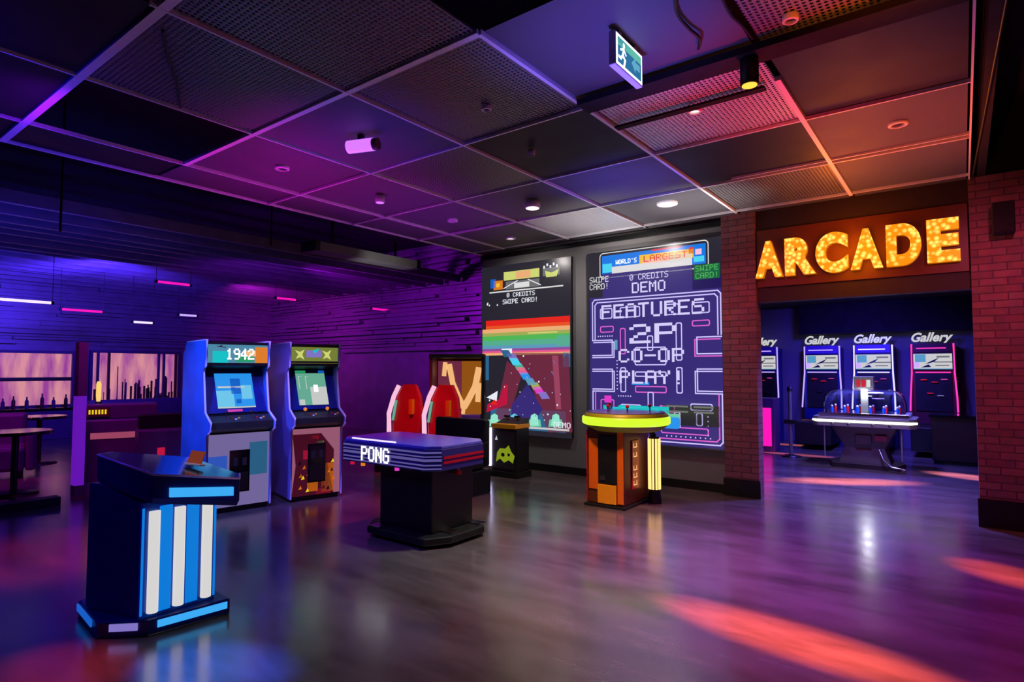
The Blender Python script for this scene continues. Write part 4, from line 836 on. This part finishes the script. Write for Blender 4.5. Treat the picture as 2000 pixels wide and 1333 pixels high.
# ================================================================== LIGHT
def light(kind, name, loc, energy, rgb, **k):
    d = bpy.data.lights.new(name, kind); d.energy = energy; d.color = lin(rgb)[:3]
    o = bpy.data.objects.new(name, d); col.objects.link(o); o.location = loc
    if 'to' in k: o.rotation_euler = (Vector(k['to'])-Vector(loc)).to_track_quat('-Z', 'Y').to_euler()
    if kind == 'SPOT': d.spot_size = rad(k.get('angle', 60)); d.spot_blend = k.get('blend', 1); d.shadow_soft_size = k.get('r', .05)
    if kind == 'POINT': d.shadow_soft_size = k.get('r', .1)
    if kind == 'AREA': d.shape = 'RECTANGLE'; d.size, d.size_y = k['size']; d.spread = rad(k.get('spread', 180))
    if 'sx' in k: o.scale = (k['sx'], 1, 1)
    return o
MAG, VIO, BLU, ORG, WHT, RED = (255, 0, 255), (130, 60, 255), (60, 60, 255), (255, 120, 10), (255, 245, 240), (255, 40, 70)
# added coloured fills, unseen in mid-air, tinting the ceiling grid
light('SPOT', 'ceiling_fill', (-5.0, 3.2, 1.5), 125, (255, 0, 255), to=(-5.0, 3.2, 3.3), angle=95)
light('SPOT', 'ceiling_fill', (-5.0, 4.9, 1.6), 75, (200, 0, 255), to=(-5.0, 5.0, 3.3), angle=95)
light('SPOT', 'ceiling_fill', (-4.6, .3, 1.9), 90, (20, 10, 255), to=(-4.8, .4, 3.3), angle=110)
light('SPOT', 'ceiling_fill', (-4.9, 1.3, 2.5), 60, (140, 0, 255), to=(-5.0, 1.27, 3.3), angle=75)
light('SPOT', 'ceiling_fill', (-5.4, 1.9, 1.9), 70, (50, 20, 255), to=(-5.7, 1.5, 3.3), angle=100)
light('SPOT', 'ceiling_fill', (-3.7, 3.0, 1.9), 50, (80, 40, 255), to=(-3.7, 3.0, 3.3), angle=75)
light('SPOT', 'ceiling_fill', (-2.6, 5.2, 1.9), 110, (100, 80, 255), to=(-2.6, 5.2, 3.3), angle=70)
light('SPOT', 'ceiling_fill', (-1.5, 2.9, 1.9), 150, (110, 90, 255), to=(-1.5, 2.9, 3.3), angle=70)
light('SPOT', 'ceiling_fill', (-.4, 5.4, 1.5), 210, (255, 90, 0), to=(-.4, 5.4, 3.3), angle=95)
light('SPOT', 'ceiling_fill', (-.3, 2.9, 2.2), 150, (255, 100, 0), to=(-.2, 2.9, 3.3), angle=70)
light('SPOT', 'ceiling_fill', (-3.7, 6.2, 1.9), 105, WHT, to=(-3.3, 6.5, 3.3), angle=95)
light('SPOT', 'ceiling_fill', (-2.2, 6.1, 1.6), 200, WHT, to=(-2.2, 6.3, 3.3), angle=50)
light('SPOT', 'ceiling_fill', (-.9, 3.9, 1.5), 130, (255, 10, 40), to=(-.9, 3.9, 3.3), angle=70)
# downlights on the wall and the bricks
light('SPOT', 'wall_washer', (-3.2, 6.2, 3.2), 70, WHT, to=(-3.8, 7.2, 1.6), angle=140)
light('SPOT', 'wall_washer', (-5.0, 6.3, 3.2), 40, WHT, to=(-5.0, 7.2, 1.6), angle=140)
light('SPOT', 'wall_washer', (-1.8, 5.6, 3.15), 50, (255, 80, 130), to=(-2.0, 7.1, 1.5), angle=80)
light('SPOT', 'wall_washer', (.5, 5.2, 3.0), 110, (255, 100, 150), to=(.5, 7.1, 1.7), angle=85)
light('POINT', 'sign_glow', (-.9, 6.75, 2.7), 26, ORG, r=.3)  # added point lamp strengthening the letters' own glow
# added spots without fixtures, brightening and tinting the floor
light('SPOT', 'floor_fill', (-2.8, 4.4, 3.2), 330, (238, 255, 236), to=(-2.6, 4.2, 0), angle=78, r=.1)
light('SPOT', 'floor_fill', (-2.2, 2.2, 3.2), 60, (240, 240, 225), to=(-2.2, 2.2, 0), angle=70, r=.1)
light('SPOT', 'floor_fill', (-1.4, 3.6, 3.2), 200, (255, 60, 120), to=(-1.2, 3.8, 0), angle=90, r=.1)
light('SPOT', 'floor_fill', (-1.0, 5.4, 3.2), 700, (170, 40, 255), to=(-1.0, 4.9, 0), angle=80, r=.1)
light('SPOT', 'floor_fill', (-1.7, 4.4, 3.2), 330, (190, 50, 255), to=(-1.6, 4.3, 0), angle=50, r=.1)
light('SPOT', 'floor_fill', (-4.4, 2.0, 3.2), 110, (70, 50, 255), to=(-4.8, 2.4, 0), angle=110, r=.1)
light('SPOT', 'floor_fill', (-5.6, 1.5, 3.2), 380, (255, 50, 90), to=(-5.8, 1.6, 0), angle=38, r=.1)
light('SPOT', 'floor_fill', (-4.7, 4.4, 3.2), 230, (255, 50, 90), to=(-4.8, 4.3, 0), angle=50, r=.1)
light('SPOT', 'console_fill', (-2.6, 4.4, 3.2), 330, (255, 150, 40), to=(-3.0, 5.8, .4), angle=24, r=.05)  # added amber spot brightening the pedestal front
light('SPOT', 'seat_fill', (-5.6, 4.6, 3.2), 260, (255, 40, 70), to=(-6.3, 6.0, .9), angle=40, r=.05)  # added red spot brightening the seats
light('SPOT', 'console_fill', (-3.8, 5.2, 3.2), 60, WHT, to=(-5.0, 6.4, .4), angle=26, r=.05)  # added white spot on the green console
light('SPOT', 'table_fill', (-3.6, 1.4, 3.2), 150, (130, 110, 255), to=(-4.2, 3.5, .7), angle=34, r=.05)  # added violet spot for the PONG table
def pool(c, ang, L, W, energy, rgb, h=3.1):
    """narrow shutter beam from a ceiling projector: an elongated patch on the floor"""
    o = light('SPOT', 'beam_light', (c[0], c[1], h), energy, rgb, angle=2*math.degrees(math.atan(L/h)), blend=1, r=.02)
    o.rotation_euler = (0, 0, rad(ang)); o.scale = (1, W/L, 1); return o
pool((-.8, 3.54), -9, .95, .3, 4000, (255, 100, 14)); pool((.22, 5.55), -35, .5, .3, 2200, (255, 96, 0))
pool((-1.25, 8.9), 30, 1.1, .34, 3200, (255, 140, 80), 2.7); pool((-2.7, 12.6), 0, .9, .2, 1500, (255, 140, 30), 2.7); pool((-2.3, 11.2), 0, .8, .2, 1500, (255, 130, 140), 2.7); pool((-.0, 10.3), -20, .6, .3, 3000, (255, 150, 170), 2.7)
pool((-2.95, 1.5), 20, .5, .35, 2000, (40, 90, 255)); pool((-3.5, 1.05), 10, .5, .35, 500, (255, 60, 40))
# far room: added fill spots without fixtures
light('SPOT', 'room_fill', (-1.2, 10.4, 2.7), 620, (95, 80, 255), to=(-1.2, 11.2, 0), angle=150, r=.2)
light('SPOT', 'room_fill', (-1.0, 8.2, 2.7), 1200, (130, 110, 255), to=(-1.0, 8.2, 0), angle=110, r=.2)
light('SPOT', 'room_fill', (-1.3, 9.2, 2.7), 110, WHT, to=(-1.25, 10.45, .8), angle=50, r=.1)
light('SPOT', 'room_fill', (-1.6, 10.8, 2.5), 330, (70, 50, 255), to=(-1.6, 13.4, .8), angle=110, r=.2)
# lounge: added coloured spots, unseen, washing walls, baffles and furniture
for p, q, e, c, a in [((-11.5, 4.0, 2.9), (-16, 5.0, 2.6), 700, (80, 50, 255), 120), ((-9.5, 6.0, 3.0), (-9.0, 9.6, 2.2), 420, (190, 20, 255), 120), ((-12.5, 6.5, 3.0), (-14, 9.6, 2.3), 420, (210, 30, 230), 110),
                      ((-8.2, 1.8, 1.9), (-9.5, 2.6, 3.4), 160, (50, 50, 255), 130), ((-12, 2.0, 2.2), (-13, 3.0, 3.4), 200, (60, 50, 255), 130), ((-9.5, 5.5, 2.2), (-10.5, 6.5, 3.4), 120, (150, 30, 255), 130),
                      ((-9, 2.6, 3.2), (-10.5, 3.2, 0), 160, (110, 50, 255), 110), ((-12.5, .6, 2.9), (-16, 1.5, 3.2), 300, (20, 80, 255), 80)]:
    light('SPOT', 'lounge_fill', p, e, c, to=q, angle=a, r=.15)
light('SPOT', 'cabinet_fill', (-5.5, 2.5, 3.2), 230, (130, 110, 255), to=(-6.15, 3.85, .9), angle=30, r=.05)  # added spot for the side panel in the cabinet gap
light('SPOT', 'table_fill', (-2.6, .9, 3.2), 70, (255, 240, 230), to=(-3.68, 1.72, .95), angle=9, r=.03)  # added narrow spot brightening the card holder
light('SPOT', 'table_fill', (-5.6, -.6, 3.0), 130, (50, 40, 255), to=(-4.0, 1.5, .4), angle=34, r=.05)  # added blue spot for the pedestal's dark face
light('SPOT', 'lounge_fill', (-10.0, .9, 3.0), 260, (255, 30, 190), to=(-10.6, 2.2, .4), angle=60, r=.1)
light('SPOT', 'lounge_fill', (-7.3, 2.2, 3.0), 160, (230, 20, 200), to=(-8.6, 3.2, .6), angle=50, r=.1)
light('SPOT', 'duct_fill', (-6.3, 5.2, 2.2), 60, WHT, to=(-7.05, 6.0, 3.1), angle=50, r=.05)  # added white spot brightening the duct
light('SPOT', 'cabinet_fill', (-4.2, 2.4, 3.1), 210, (150, 140, 255), to=(-6.0, 3.6, .8), angle=50, r=.1)  # added fill on the cabinet fronts
light('SPOT', 'cabinet_fill', (-5.4, 1.0, 3.1), 700, (80, 120, 255), to=(-6.4, 3.1, 1.0), angle=40, r=.1)  # added blue fill on the cabinet side

w = bpy.data.worlds.new('world'); sc.world = w; w.use_nodes = True
w.node_tree.nodes['Background'].inputs[0].default_value = (.5, .4, 1, 1); w.node_tree.nodes['Background'].inputs[1].default_value = .003
sc.cycles.max_bounces = 8; sc.cycles.sample_clamp_indirect = 4
